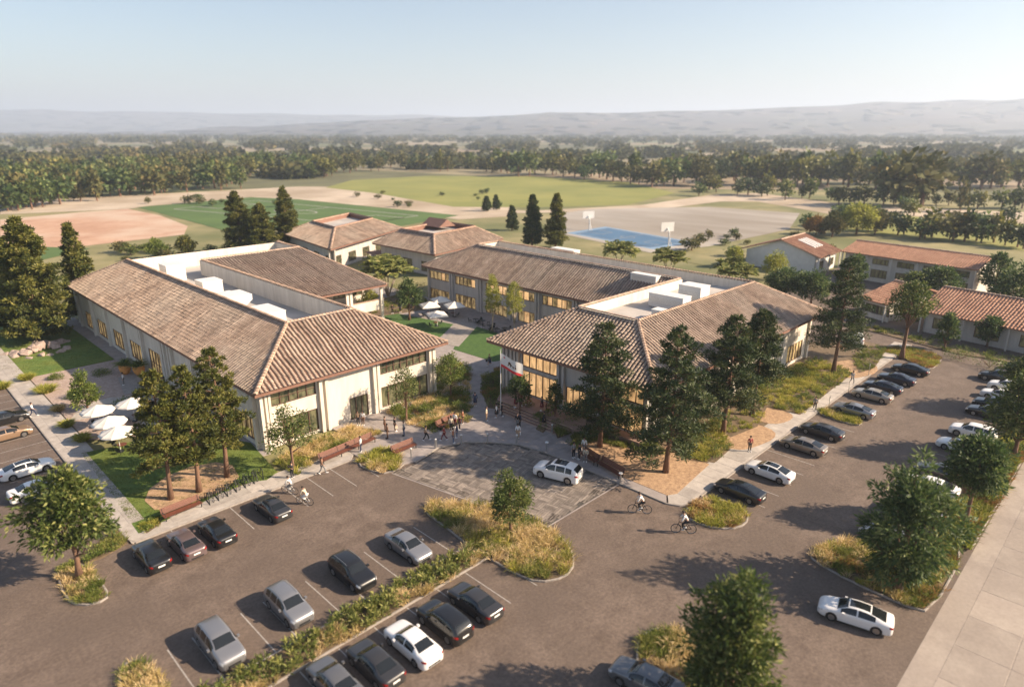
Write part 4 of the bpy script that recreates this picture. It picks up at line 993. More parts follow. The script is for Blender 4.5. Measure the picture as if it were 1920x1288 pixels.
# ---------------- beds
def island(pts,label,seed,mix,it=2,dens=4.2,hh=(.5,.9),kw=.16,**k):
    pts=smoothpoly(pts,it) if it else pts
    a=sum(pts[i][0]*pts[(i+1)%len(pts)][1]-pts[(i+1)%len(pts)][0]*pts[i][1] for i in range(len(pts)))
    if a<0: pts=pts[::-1]
    kerb(pts,kw,closed=True)
    return bed('planting_bed',label,shrink(pts,.97),.12,seed,mix,dens=dens,hh=hh,**k)
GOLD=[('grassgold',.64),('grassyellow',.16),('grassgreen',.20)]
island([(34.35,46.4),(36.0,46.6),(39.0,43.2),(40.4,39.5),(40.6,35.0),(39.9,32.5),(38.2,30.4),(36.2,29.8),(34.2,30.9),(33.7,33),(33.6,36.3),(33.6,38.9),(34.0,42)],'golden feathery grasses filling the kerbed island with the small round tree',21,GOLD,1,hh=(.6,1.15),dens=4.5)
island([(8,36.25),(33.5,36.25),(33.5,38.75),(8,38.75)],'broad leaved green planting in the long strip between the two facing car rows',22,[('agave',.62),('shrub',.16),('grassgold',.22)],0,hh=(.55,1.0),dens=5)
island([(51.3,28.2),(51.0,25.5),(52.2,23.6),(54.0,22.9),(55.9,23.6),(56.6,25.5),(56.0,28.2)],'yellow green grasses in the rounded kerbed island beside the black car of the right row',23,[('grassyellow',.7),('grassgold',.15),('grassrust',.15)],1,hh=(.5,.8),dens=6)
island(GP([(103,1065),(150,1050),(200,1102),(200,1125),(150,1135),(122,1120)],.1),'green and straw grasses in the kerbed island under the big leafy tree at lower left',24,[('grassgold',.4),('grassgreen',.6)],1,hh=(.4,.75),dens=6)
bed('planting_bed','low scrub filling the wedge beside the left path end',GP([(145,1045),(225,985),(238,1018),(190,1045),(160,1055)],.1),.1,25,[('grassgreen',.5),('shrub',.5)],dens=5,hh=(.3,.6))
island(GP([(222,1262),(240,1238),(272,1236),(300,1275),(330,1320),(235,1320)],.1),'bunched grasses in the small kerbed island cut by the bottom edge at left',26,[('grassgold',.6),('grassgreen',.4)],1,hh=(.45,.8),dens=6)
island(GP([(1190,1215),(1215,1180),(1250,1176),(1290,1186),(1320,1240),(1330,1330),(1210,1310)],.1),'straw grasses in the kerbed island under the bottom centre tree',27,[('grassgold',.6),('grassgreen',.4)],1,hh=(.45,.85),dens=6)
island([(52.9,16.4),(53.8,16.8),(56,16.3),(58.5,15.4),(58.9,9.9),(64,9.6),(64,7.4),(52.6,7.3),(52.1,9),(52.2,13)],'long grasses in the broad kerbed bed along the street corner at lower right',28,[('grassgold',.35),('grassyellow',.2),('grassgreen',.35),('grassrust',.1)],1,hh=(.45,.9),dens=5)
bed('planting_bed','reddish and green verge strip between the far parked cars and the street',[(64,7.3),(64,9.5),(150,9.5),(150,7.3)],.12,29,[('grassyellow',.45),('grassgreen',.3),('grassrust',.25)],dens=4.5,hh=(.8,1.5),nb=36,w=.06)
kerb([(64,9.65),(150,9.65)]); kerb([(64.3,7.1),(150,7.1)])
island(GP([(1532,772),(1545,764),(1600,775),(1617,790),(1608,798),(1560,785)],.1),'short yellow grasses in the narrow kerbed island between two cars of the right row',30,[('grassyellow',.8),('grassgold',.2)],1,hh=(.4,.75),dens=8)
island(GP([(1640,655),(1700,650),(1768,668),(1755,688),(1735,692),(1690,668)],.1),'rust and green grasses in the kerbed island at the far end of the right car row',31,[('grassyellow',.5),('grassrust',.3),('grassgreen',.2)],1,hh=(.4,.8),dens=5)
bed('planting_bed','golden grasses in the bed in front of the left building beside the long bench',GP([(515,868),(560,842),(660,800),(715,812),(610,848),(560,890),(545,882)],.12),.13,32,GOLD,dens=5,hh=(.5,1.0))
island(GP([(665,868),(690,848),(735,840),(762,865),(745,880),(712,888)],.12),'yellow grass clump in the small kerbed bed beside the forecourt pavers',33,[('grassyellow',.75),('grassgold',.25)],1,hh=(.5,1.0),dens=6)
bed('planting_bed','mixed grasses and shrubs in the large bed between the left building and the plaza path',GP([(725,775),(800,735),(815,690),(868,682),(878,700),(884,760),(880,790),(850,800),(815,812),(790,805)],.12),.14,34,[('grassgold',.35),('shrub',.3),('grassgreen',.3),('grassrust',.05)],dens=3.6,hh=(.4,.95))
bed('planting_bed','dark green shrubs in the round bed behind the flagpole',GP([(905,705),(940,690),(975,695),(990,740),(960,772),(915,765),(903,735)],.12),.16,35,[('shrub',.6),('grassgreen',.3),('grassrust',.1)],dens=3.6,hh=(.4,.9))
bed('planting_bed','feathery shrub bed on the right side of the entrance steps',GP([(1035,800),(1060,785),(1100,790),(1085,808),(1045,822)],.12),.3,36,[('grassgreen',.5),('shrub',.5)],dens=4,hh=(.6,1.1))
bed('planting_bed','green sapling bed dividing the entrance steps',GP([(1005,805),(1020,785),(1040,765),(1050,772),(1030,798),(1018,812)],.12),.3,37,[('shrub',.6),('agave',.4)],dens=4,hh=(.5,1.0))
bed('planting_bed','low hedge curving round the mulch corner under the right pines',GP([(1062,832),(1085,810),(1130,806),(1200,830),(1255,852),(1250,862),(1180,845),(1110,828),(1080,845)],.12),.14,38,[('shrub',.7),('grassgreen',.3)],dens=5,hh=(.4,.8))
bed('planting_bed','bright green shrubs between the first two right pines and the pavement',GP([(1290,860),(1265,830),(1300,800),(1340,795),(1372,840),(1340,868)],.12),.14,39,[('shrub',.5),('grassyellow',.5)],dens=4.5,hh=(.5,1.0))
bed('planting_bed','yellow green planting sloping beside the right building and its pavement',GP([(1390,745),(1420,715),(1530,672),(1600,700),(1560,730),(1500,778),(1450,765)],.12),.16,40,[('grassyellow',.6),('shrub',.3),('grassgreen',.1)],dens=3.2,hh=(.4,.9))
bed('planting_bed','patchy low plants around the trunks of the right hand pines',GP([(1330,790),(1380,760),(1440,760),(1420,800),(1370,820)],.12),.155,41,[('grassyellow',.6),('shrub',.4)],dens=1.3,hh=(.3,.6))
bed('planting_bed','green planting at the far end of the pavement below the tall pine',GP([(1600,668),(1635,650),(1662,655),(1640,690),(1610,700)],.12),.16,42,[('shrub',.4),('grassgreen',.6)],dens=2.5,hh=(.4,.9))
bed('planting_bed','low green border along the kerb in front of the far right building',GP([(1590,612),(1640,612),(1800,650),(1920,672),(1920,684),(1790,662),(1640,622)],.12),.14,43,[('grassgreen',.5),('shrub',.5)],dens=1.2,hh=(.4,1.0),nb=26,w=.07)
bed('planting_bed','shadowed courtyard planting between the lawn and the veranda wing',GP([(610,575),(700,565),(770,545),(800,560),(800,580),(720,592),(640,600)],.12),.14,44,[('shrub',.6),('grassgreen',.4)],dens=.9,hh=(.4,.9),nb=26,w=.06)
bed('planting_bed','ragged green border at the near edge of the front lawn',GP([(262,985),(300,965),(302,982),(275,1000)],.12),.14,45,[('shrub',.4),('grassyellow',.6)],dens=7,hh=(.2,.4))
# lawn blades on the nearest lawn so its edge is not razor sharp
def lawnblades(poly,z,seed,dens,key,h=.10,w=.03):
    rng=np.random.RandomState(seed); P=np.array(poly); x0,y0=P.min(0); x1,y1=P.max(0); n=int((x1-x0)*(y1-y0)*dens)
    Q=np.stack([rng.uniform(x0,x1,n),rng.uniform(y0,y1,n)],1); Q=Q[inpoly(Q,poly)]; n=len(Q)
    clump=np.clip(.5+.35*np.sin(Q[:,0]*1.7)*np.sin(Q[:,1]*1.3)+.2*np.sin(Q[:,0]*4.1+Q[:,1]*3.3),.2,1.2)
    Pp=np.concatenate([Q,np.full((n,1),z)],1); D=np.concatenate([rng.normal(0,.4,(n,2)),np.ones((n,1))],1)
    V,F,T=blades(Pp,D,h*clump*rng.uniform(.6,1.3,n),w,rng,np.clip(clump*.5+rng.normal(0,.15,n),0,1),.3)
    tag(link('grass',mk('grass',V,F,T),L[key]),kind='stuff')
lp=GP([(152,850),(210,838),(330,805),(470,830),(520,885),(500,900),(455,905),(262,1000)],.12)
lawnblades(lp,.14,5,150,'grassgreen',.13,.035)
lawnblades([(15.7,117.2),(27.2,117.2),(27.2,150),(0,150)],.10,6,40,'grassgreen',.14,.05)
# ---------------- trees
def TB(px,pyb,pyt,z=.12):
    u,v=G(px,pyb,z); return (u,v,z), topz(u,v,pyt)-z, PR(u,v,5)[2]
def W(wpx,dep): return wpx*dep/FPX
k=0
for (px,pb,pt,wp,lb,lm,kw) in [
 (320,936,705,128,'golden green pine behind the bench, leftmost of the three front lawn pines','pinegold',{}),
 (373,922,695,112,'golden green pine behind the bike racks, middle of the three front lawn pines','pinegold',{}),
 (425,894,660,120,'golden green pine nearest the left building, right one of the three front lawn pines','pinegold',{}),
 (1125,838,612,165,'tall dark pine standing in the mulch nearest the entrance steps','pine',{}),
 (1250,884,620,205,'large dark pine in the corner mulch beside the pavement bend','pine',dict(full=.6)),
 (1357,812,598,150,'slender dark pine with a bare trunk, nearer of the pair by the right pavement','pine',dict(clear=.24)),
 (1412,777,588,115,'slender dark pine with a bare trunk, farther of the pair by the right pavement','pine',dict(clear=.36)),
 (1563,698,488,125,'tall dark pine off the far corner of the right building','pine',dict(clear=.22)),
]:
    loc,h,d=TB(px,pb,pt); kk=dict(clear=.15,nb=84,per=60); kk.update(kw)
    if lm=='pinegold': kk.update(clear=.27,nb=66,per=80,tip=.55,full=.4,nl=.42,nw=.12,cl=1.05)
    else: kk.update(nl=.5,nw=.11,tip=.6,full=kk.get('full',.42),cl=1.25,droop=.2)
    pine(loc,h,W(wp,d),lb,100+k,lm=lm,**kk); k+=1
for (px,pb,pt,wp,lb,lm) in [
 (75,640,412,150,'broad golden green conifer on the stony mound at the left edge','pinegold'),
 (160,600,425,70,'narrow conifer behind the broad conifer at the left building corner','pinegold'),
 (35,625,455,95,'shadowed conifer cut by the left edge of the view','pinegold'),
 (452,478,362,75,'golden conifer behind the left building, left of the trio','pinegold'),
 (495,480,385,75,'shorter golden conifer in the middle of the trio behind the left building','pinegold'),
 (540,474,355,62,'golden conifer behind the left building, right of the trio','pinegold'),
 (998,462,368,42,'dark green pointed conifer left of the pair beside the blue court','pine'),
 (1042,465,366,46,'olive pointed conifer right of the pair beside the blue court','pinegold'),
 (960,432,388,24,'small conifer on the bare slope left of the conifer pair','pine'),
 (912,396,370,18,'tiny dark conifer at the edge of the green field, left of two','pine'),
 (930,393,368,14,'tiny dark conifer at the edge of the green field, right of two','pine')]:
    loc,h,d=TB(px,pb,pt,0); big=h>12
    pine(loc,h,W(wp,d),lb,100+k,lm=lm,name='conifer',cat='conifer',clear=.06,nb=90 if big else 60,per=60,nl=.7,nw=.24,tip=.65,full=.3,cl=1.5 if big else 1.2); k+=1
MW=[ # broadleaf: px, base, top, width px, clear, label
 (150,1082,888,175,.26,'big leafy tree in the kerbed island at lower left','tree',dict(ls=.5,lw=.4,nc=130,per=40,cd=.9,rough=.5)),
 (958,1000,888,92,.22,'small round dark green tree in the golden grass island','tree',dict(ls=.28,nc=110,per=46,rough=.45)),
 (1682,1105,832,178,-.22,'dense glossy tree in the broad bed at lower right','treeblue',dict(ls=.6,lw=.26,nc=210,per=40,rough=.6,cd=.88,shape=1.9)),
 (1362,1330,1083,200,-.15,'dense bushy tree cut by the bottom edge in the centre right','tree',dict(ls=.5,lw=.32,nc=190,per=44,rough=.55,cd=.82,shape=1.2)),
 (1808,985,812,125,.28,'tree with a slim trunk behind the white parked car at the right','treeblue',dict(ls=.45,nc=130,per=44)),
 (1690,672,515,88,.38,'airy green tree in the island at the far end of the right car row','tree',dict(ls=.42,nc=110,per=40)),
 (548,880,772,96,.30,'small layered tree in the golden bed before the left building','tree',dict(ls=.34,nc=70,per=30,rough=.6)),
 (762,790,686,68,.30,'wispy multi stemmed tree in front of the left building windows','tree',dict(ls=.26,nc=80,per=26,trunks=3,tr=.09)),
 (845,745,662,72,.25,'grey green shrubby tree in the bed beside the plaza path','shrub',dict(ls=.3,nc=80,per=30,trunks=2,tr=.1)),
 (975,778,700,52,.25,'dark rounded tree behind the flagpole','treeblue',dict(ls=.3,nc=80,per=34,trunks=2,tr=.1)),
 (1040,790,712,32,.2,'slender sapling rising from the bed dividing the steps','tree',dict(ls=.3,nc=50,per=28)),
 (924,621,515,36,.24,'slim yellow green poplar, left of the two in the courtyard','poplar',dict(ls=.3,nc=95,per=34,shape=1.6,bark='palebark',tr=.12,cat='poplar tree',name='poplar_tree')),
 (964,626,524,40,.24,'slim yellow green poplar, right of the two in the courtyard','poplar',dict(ls=.3,nc=95,per=34,shape=1.6,bark='palebark',tr=.12,cat='poplar tree',name='poplar_tree')),
 (768,600,518,52,.2,'mixed dark tree with pale plumes at the courtyard lawn corner','treeblue',dict(ls=.5,nc=70,per=34)),
 (694,597,540,46,.12,'bright yellow green small tree against the veranda wing','poplar',dict(ls=.4,nc=60,per=34)),
 (1095,592,560,50,.2,'leafy shrub tree against the courtyard wing near the valley','shrub',dict(ls=.35,nc=50,per=26)),
 (165,770,700,60,.05,'glossy rounded shrub tree beside the white parasols','shrub',dict(ls=.34,nc=80,per=40)),
 (295,485,448,44,.1,'grey green bush tree beyond the left building back wall','shrub',dict(ls=.7,nc=60,per=30)),
 (350,480,440,40,.1,'olive bush tree beyond the back wall, right of the grey green one','pinegold',dict(ls=.7,nc=60,per=30)),
 (1770,655,585,40,.1,'small dark tree in front of the low terracotta building','treeblue',dict(ls=.5,nc=60,per=34)),
 (1470,560,500,90,.1,'dark bushy tree behind the right building, nearest the roof end','treeblue',dict(ls=.6,nc=110,per=36)),
 (1520,570,505,80,.1,'dark bushy tree behind the right building beside the tall pine','treeblue',dict(ls=.6,nc=100,per=36)),
 (1450,525,470,50,.1,'pale leaved tree behind the right building','poplar',dict(ls=.6,nc=70,per=30)),
 (1378,500,460,40,.05,'small yellow green tree on the verge behind the courtyard wing','poplar',dict(ls=.6,nc=50,per=30)),
 (1755,560,498,80,.1,'dark tree between the long building and the low terracotta building, left one','treeblue',dict(ls=.7,nc=80,per=34)),
 (1715,555,510,60,.1,'olive tree between the long building and the small terracotta roof','tree',dict(ls=.7,nc=70,per=34)),
 (1620,500,462,36,.1,'dark shrub tree in front of the long building at its left end','treeblue',dict(ls=.7,nc=50,per=30)),
 (1650,520,470,45,.1,'shadowed shrub tree in front of the long building left part','treeblue',dict(ls=.7,nc=50,per=30)),
 (1900,610,500,110,.1,'dark tree at the right edge beside the long building','treeblue',dict(ls=.8,nc=90,per=34)),
 (1860,560,470,60,.1,'dark tree behind the right end of the long building','treeblue',dict(ls=.8,nc=70,per=30)),
 (1600,540,478,52,.1,'dark tree hiding the left end of the long terracotta building','treeblue',dict(ls=.7,nc=60,per=30)),
 (1850,650,588,46,.1,'dark bushy tree before the right part of the low terracotta building','treeblue',dict(ls=.5,nc=60,per=34)),
 (1700,612,548,44,.1,'olive tree at the gap between the small and the low terracotta buildings','tree',dict(ls=.6,nc=60,per=32)),
 (1900,860,700,130,.15,'out of focus dense tree over the far parked cars at the right edge','tree',dict(ls=.5,nc=150,per=44)),
 (1925,770,660,110,.2,'out of focus tree at the right edge behind the white cars','tree',dict(ls=.5,nc=110,per=40)),
 (1605,440,378,70,.1,'bright yellow autumn tree beyond the terracotta hall','poplar',dict(ls=1.1,nc=80,per=34)),
 (1530,440,408,50,.1,'orange brown tree beside the pale hard court','grassrust',dict(ls=1.0,nc=60,per=30)),
 (1560,445,400,50,.1,'dark tree between the orange and the yellow tree','far',dict(ls=1.0,nc=60,per=30)),
 (1640,440,395,40,.1,'dark green tree right of the yellow tree','far',dict(ls=1.0,nc=50,per=30)),
]
for (px,pb,pt,wp,cl_,lb,lm,kw) in MW:
    loc,h,d=TB(px,pb,pt,0.1); kw=dict(kw); broad(loc,h,W(wp,d)*.86,lb,300+k,lm=lm,clear=cl_,**kw); k+=1
for px,pb,pt,wp,lb,st in ((728,555,482,80,'clump of arching palms in the courtyard roundel',7),(1160,500,455,62,'spreading palm cluster behind the courtyard wing, left of two',4),(1253,520,470,60,'spreading palm cluster behind the courtyard wing, right of two',4),(1372,540,492,70,'row of low yellow green palms behind the right parapet',4),(625,566,528,55,'low palms in the shaded bed by the veranda wing',3)):
    loc,h,d=TB(px,pb,pt,.1); palm(loc,h,W(wp,d)*1.25,lb,500+k,stems=st,nf=26); k+=1
for px,py,r,h,lb,lm in ((50,712,1.3,1.3,'lime green grass clump in the gravel, nearest the lawn corner','grassyellow'),(86,735,1.9,1.5,'largest lime green grass clump in the gravel','grassyellow'),(5,728,1.2,1.3,'lime grass clump cut by the left edge beyond the path','grassyellow'),(126,800,1.0,1.2,'yellow shrub clump beside the path, upper one','grassyellow'),(155,826,1.1,1.2,'yellow shrub clump beside the path, lower one','grassyellow'),(110,770,.9,1.1,'straw grass clump near the garden path','grassgold')):
    u,v=G(px,py,.12); tuft((u,v,.1),r,h,lb,600+k,lm,group='grass clumps in the left garden',n=700,w=.06); k+=1
for px,py,r,h,lb in ((800,775,1.3,1.5,'green shrub behind the left end of the gathering bench'),(745,772,1.2,1.4,'shrub at the foot of the left building front, beside the door terrace'),(862,770,1.4,1.6,'dark shrub at the path edge behind the gathering bench'),(842,690,1.6,2.2,'tall bush where the courtyard path meets the left building'),(938,745,1.5,1.8,'bush hiding the base of the round bed beside the flagpole'),(1012,790,1.0,1.3,'bushy green plant at the middle of the entrance steps'),(1120,812,1.4,1.3,'dark shrub at the trunk of the pine nearest the steps'),(1220,842,1.5,1.4,'dark shrub in the hedge behind the corner mulch'),(1440,735,1.9,1.8,'bright bush near the wall of the right building'),(1500,705,1.8,1.7,'bright bush beside the window at the right building end'),(320,800,1.4,1.6,'bush beside the garden path behind the front lawn pines'),(140,745,1.3,1.2,'green bush between the big grass clump and the glossy tree'),(872,700,1.5,1.9,'tall green shrub at the path side of the bed by the left building'),(820,712,1.8,2.0,'green shrub against the corner column of the left building'),(858,742,1.6,1.5,'rounded shrub in the middle of the plaza bed'),(828,760,1.3,1.3,'grey green shrub nearest the terrace in the plaza bed'),(925,718,1.7,1.8,'dark shrub at the left of the round bed behind the flagpole'),(955,705,1.7,1.7,'dark shrub at the back of the round bed behind the flagpole'),(990,768,1.2,1.4,'shrub beside the tall glowing windows'),(1075,790,1.6,1.4,'feathery shrub right of the entrance steps'),(640,578,2.2,2.0,'leafy shrub at the foot of the veranda wing'),(745,545,2.5,2.0,'low shrub beside the courtyard palms'),(790,545,2.4,2.2,'dark shrub under the courtyard wing end'),(1300,812,1.8,2.2,'bright shrub between the first and second pair of right pines'),(1345,800,1.7,1.8,'fern like bright shrub beside the white wall of the right building'),(1395,752,1.9,2.0,'bright green bush behind the pair of slender pines'),(1800,672,2.6,2.2,'dark shrub before the low terracotta building, nearer the corner'),(1855,688,2.8,2.4,'dark shrub before the low terracotta building, near the right edge'),(105,710,1.2,.8,'dark green round shrub in the gravel between the grass clumps'),(192,702,1.6,.8,'dark green round shrub in the gravel near the lawn'),(235,757,1.7,.7,'low dark shrub behind the white parasols')):
    u,v=G(px,py,.12); shrub((u,v,.1),r,h,lb,700+k,'shrub',ls=.18); k+=1
sw=['first','second','third','fourth','fifth','sixth','seventh','eighth','ninth']
for i in range(9):
    shrub((66+i*7.5+(i%3)*1.3,8.35,.1),1.25+.3*(i%2),1.7+.4*((i*7)%3)/2,sw[i]+' shrub from the corner in the verge between parked cars and street',800+i,'shrub' if i%2 else 'grassgreen',ls=.32,group='shrubs in the street verge')
# rocky mound under conifer
def mound(px,py,r,h,label):
    u,v=G(px,py,.1); rng=np.random.RandomState(7); e=empty('rock_mound',(u,v,.1),label,'rocks'); 
    for q in range(26):
        a=rng.uniform(0,6.28); rr=r*math.sqrt(rng.uniform(0,1)); s=rng.uniform(.5,1.3); c=(rr*math.cos(a),rr*math.sin(a),h*(1-rr/r)*.8-.25)
        me_=nrm(rng.normal(size=(14,3)))*s*np.array([1,1,.6])*rng.uniform(.8,1.1,(14,1))+np.array(c)
        import bmesh
        bm=bmesh.new(); [bm.verts.new(x) for x in me_]; bmesh.ops.convex_hull(bm,input=bm.verts); me=bpy.data.meshes.new('rock'); bm.to_mesh(me); bm.free()
        link('rock',me,M['gravel'],e)
mound(78,655,5.2,1.3,'stony planted mound around the base of the broad left conifer')
# ---------------- far woods
def blobtree(seed,kind=0):
    rng=np.random.RandomState(seed); nc=16; u=sph(rng,nc); C=u*np.array([.36,.36,.3])*(rng.uniform(.4,1,nc)[:,None]); C[:,2]+=.58; per=16; n=nc*per; ci=np.repeat(np.arange(nc),per)
    off=sph(rng,n)*rng.uniform(.6,1,n)[:,None]*.17; P=C[ci]+off; D=nrm(off)+rng.normal(size=(n,3))*.4
    if kind: P=(P-np.array([0,0,.5]))*np.array([.55,.55,1.05])+np.array([0,0,.52])
    T=np.clip(rng.uniform(0,.6,nc)[ci]+rng.normal(.2,.12,n),0,1); return leaves(P,D,.16*rng.uniform(.7,1.3,n),.11,rng,T,.2)
BT=[]
for s in range(7):
    V,F,T=blobtree(900+s,s==6)
    mb=MB(); mb.tube([(0,0,0),(0,0,.55)],[.035,.02],5)
    BT.append((mk('crown',V,F,T),mb.mesh('trunk')))
def bgtree(u,v,h,w,s,label,lm,group,z=-.1):
    e=bpy.data.objects.new('background_tree',None); COL.objects.link(e); e.location=(u,v,z); e.scale=(w,w,h); e.rotation_euler=(0,0,(u*7+v*3)%6.28); tag(e,label,'tree',group)
    c=link('crown',BT[s][0],L[lm],e); c2=link('trunk',BT[s][1],M['bark'],e)
rb=random.Random(77)
LMS=['far','pine','pinegold','tree','far','treeblue']
# belts: (polyline in px, count, height range, rows jitter px, label, group)
belts=[([(0,388),(120,372),(300,352),(470,340)],75,(10,17),14,'round tree in the olive belt beyond the sandy yard at the left','trees beyond the sandy yard'),
 ([(0,352),(200,335),(420,325),(640,322)],70,(10,18),12,'tree in the second row of the left olive belt','second row of the left belt'),
 ([(560,335),(700,318),(900,316)],26,(10,17),5,'tree along the near left edge of the big green field','trees left of the green field'),
 ([(905,326),(1050,330),(1160,340),(1250,352)],26,(12,20),4,'tree in the dark belt closing the big green field','trees behind the green field'),
 ([(1240,345),(1400,345),(1600,350),(1800,352),(1930,355)],40,(13,22),6,'tree in the dense dark belt beyond the sandy track at the right','trees beyond the sandy track'),
 ([(1290,362),(1480,372),(1640,388),(1760,388),(1930,395)],26,(6,12),5,'small tree scattered along the sandy track at the right','small trees along the track'),
 ([(1560,420),(1700,445),(1800,452),(1930,465)],20,(6,10),4,'dark hedge tree behind the long terracotta building','hedge trees behind the long building')]
for pl,n,hr,jit,lb,gp in belts:
    xs=[p[0] for p in pl]; ys=[p[1] for p in pl]
    for i in range(n):
        px=xs[0]+(xs[-1]-xs[0])*(i+rb.uniform(0,.9))/n; py=float(np.interp(px,xs,ys))+rb.uniform(-jit,jit); u,v=G(px,py); h=rb.uniform(*hr); w=h*rb.uniform(.8,1.25)
        bgtree(u,v,h,w,rb.randrange(7),lb,LMS[rb.randrange(6)],gp)
for n_,x0_,x1_,y0_,y1_,hr,lb,gp in ((16,1280,1560,440,482,(1.5,4),'low bush dotted over the rough verge right of the blue court','bushes right of the blue court'),(14,640,960,362,398,(1.5,3.5),'small bush along the pale dirt track behind the pavilions','bushes along the dirt track'),(14,180,420,470,492,(1.5,4),'bush in the ragged line behind the left building','bushes behind the left building'),(12,1500,1900,396,432,(3,7),'bush on the pale ground beyond the terracotta buildings','bushes beyond the terracotta buildings'),(12,0,620,372,388,(2,5),'bush at the foot of the olive belt on the sandy yard','bushes on the sandy yard')):
    for i in range(n_):
        u,v=G(rb.uniform(x0_,x1_),rb.uniform(y0_,y1_)); h=rb.uniform(*hr); bgtree(u,v,h,h*rb.uniform(1.1,1.9),rb.randrange(6),lb,LMS[rb.randrange(6)],gp)
for px,py,h,w,lb in ((1690,388,26,30,'huge dark tree left of the giant pair beyond the sandy track'),(1728,386,24,26,'huge dark olive tree right of the giant pair beyond the sandy track'),(1800,398,15,6,'narrow dark tree right of the giant pair')):
    u,v=G(px,py); bgtree(u,v,h,w,2,lb,'far','lone trees beyond the track')
# far wood as one mass
VV=[];FF=[];TT=[]; o=0; rf=np.random.RandomState(55); cnt=0
sm=[]
for s in range(4):
    rng=np.random.RandomState(1200+s); nc=34; u=sph(rng,nc); P=u*np.array([.42,.42,.42])*rng.uniform(.5,1,nc)[:,None]; P[:,2]+=.5
    sm.append(leaves(P,nrm(u)+rng.normal(size=(nc,3))*.5,.5,.42,rng,np.clip(rng.uniform(0,.4)+rng.uniform(0,.4,nc),0,1),.2))
NF=5200
for i in range(NF):
    px=rf.uniform(-60,1990); t=rf.uniform(0,1)
    py=258+ (78*t**1.9); 
    if 600<px<1260 and py>318: continue
    nz=math.sin(px*.013+py*.21)+math.sin(px*.031-py*.13+2)
    if nz<.1 and rf.uniform()<.93 and py>263: continue
    if py<268: py=rf.uniform(255.5,268)
    u,v=G(px,py); d=math.hypot(u,v); h=rf.uniform(5,10)*(1+ d/5000); w=h*rf.uniform(1.1,2.0)
    Vs,Fs,Ts=sm[i%4]; VV.append(Vs*np.array([w,w,h])+np.array([u,v,-.3])); FF.append(Fs+o); TT.append(np.clip(Ts+rf.normal(0,.18),0,1)); o+=len(Vs)
wood=link('far_woodland',mk('far_woodland',np.concatenate(VV),np.concatenate(FF),np.concatenate(TT)),L['far']); tag(wood,'hazy woodland spreading over the plain to the hills',None,None,'stuff')
# ================================================================== cars
def pchip(xs,ys,x):
    xs=np.array(xs,float); ys=np.array(ys,float); h=np.diff(xs); d=np.diff(ys)/h; m=np.zeros(len(xs))
    for i in range(1,len(xs)-1):
        if d[i-1]*d[i]>0: w1=2*h[i]+h[i-1]; w2=h[i]+2*h[i-1]; m[i]=(w1+w2)/(w1/d[i-1]+w2/d[i])
    m[0],m[-1]=d[0],d[-1]; i=np.clip(np.searchsorted(xs,x)-1,0,len(h)-1); t=(x-xs[i])/h[i]
    return (2*t**3-3*t**2+1)*ys[i]+(t**3-2*t**2+t)*h[i]*m[i]+(-2*t**3+3*t**2)*ys[i+1]+(t**3-t**2)*h[i]*m[i+1]
PROF={
'sedan':dict(st=[(-2.43,.56,.86,.80,.48),(-2.37,.76,.98,.90,.60),(-2.2,.87,1.05,.95,.66),(-1.85,.91,1.11,.97,.66),(-1.3,.93,1.27,.97,.60),(-.7,.935,1.40,.965,.57),(-.1,.935,1.44,.955,.57),(.4,.935,1.40,.94,.585),(.75,.93,1.26,.93,.62),(1.2,.925,1.02,.91,.70),(1.7,.91,.93,.85,.70),(2.1,.86,.83,.76,.66),(2.34,.73,.70,.66,.54),(2.43,.56,.60,.56,.42)],ax=(-1.42,1.46),wr=.335,glass=dict(ws=(.50,1.17),rw=(-1.92,-.98),sf=(-.08,.92),sr=(-1.28,-.18),roof=(-.9,.42))),
'saloon':dict(st=[(-2.38,.58,.90,.84,.50),(-2.32,.78,1.02,.95,.62),(-2.1,.88,1.08,.98,.68),(-1.6,.91,1.12,.99,.68),(-1.25,.915,1.26,.98,.62),(-.85,.92,1.41,.975,.58),(-.2,.92,1.46,.96,.58),(.3,.92,1.43,.95,.59),(.7,.92,1.26,.94,.62),(1.1,.915,1.04,.92,.70),(1.6,.90,.96,.87,.70),(2.05,.86,.87,.79,.66),(2.3,.74,.74,.68,.54),(2.38,.58,.62,.58,.44)],ax=(-1.36,1.42),wr=.325,glass=dict(ws=(.42,1.07),rw=(-1.62,-.95),sf=(-.12,.84),sr=(-1.15,-.22),roof=(-.3,.3))),
'suv':dict(st=[(-2.30,.60,1.02,.92,.52),(-2.24,.80,1.18,1.02,.62),(-2.1,.90,1.34,1.06,.66),(-1.8,.93,1.56,1.08,.66),(-1.3,.945,1.66,1.08,.66),(-.6,.945,1.69,1.07,.66),(0,.945,1.68,1.06,.66),(.4,.945,1.62,1.05,.66),(.8,.94,1.38,1.04,.68),(1.15,.935,1.16,1.01,.74),(1.7,.92,1.07,.96,.74),(2.05,.88,.98,.88,.70),(2.25,.76,.84,.78,.58),(2.32,.60,.70,.66,.46)],ax=(-1.36,1.40),wr=.36,glass=dict(ws=(.50,1.12),rw=(-2.20,-1.82),sf=(-.05,.90),sr=(-1.0,-.15),sq=(-1.68,-1.1),roof=(-1.0,.2))),
}
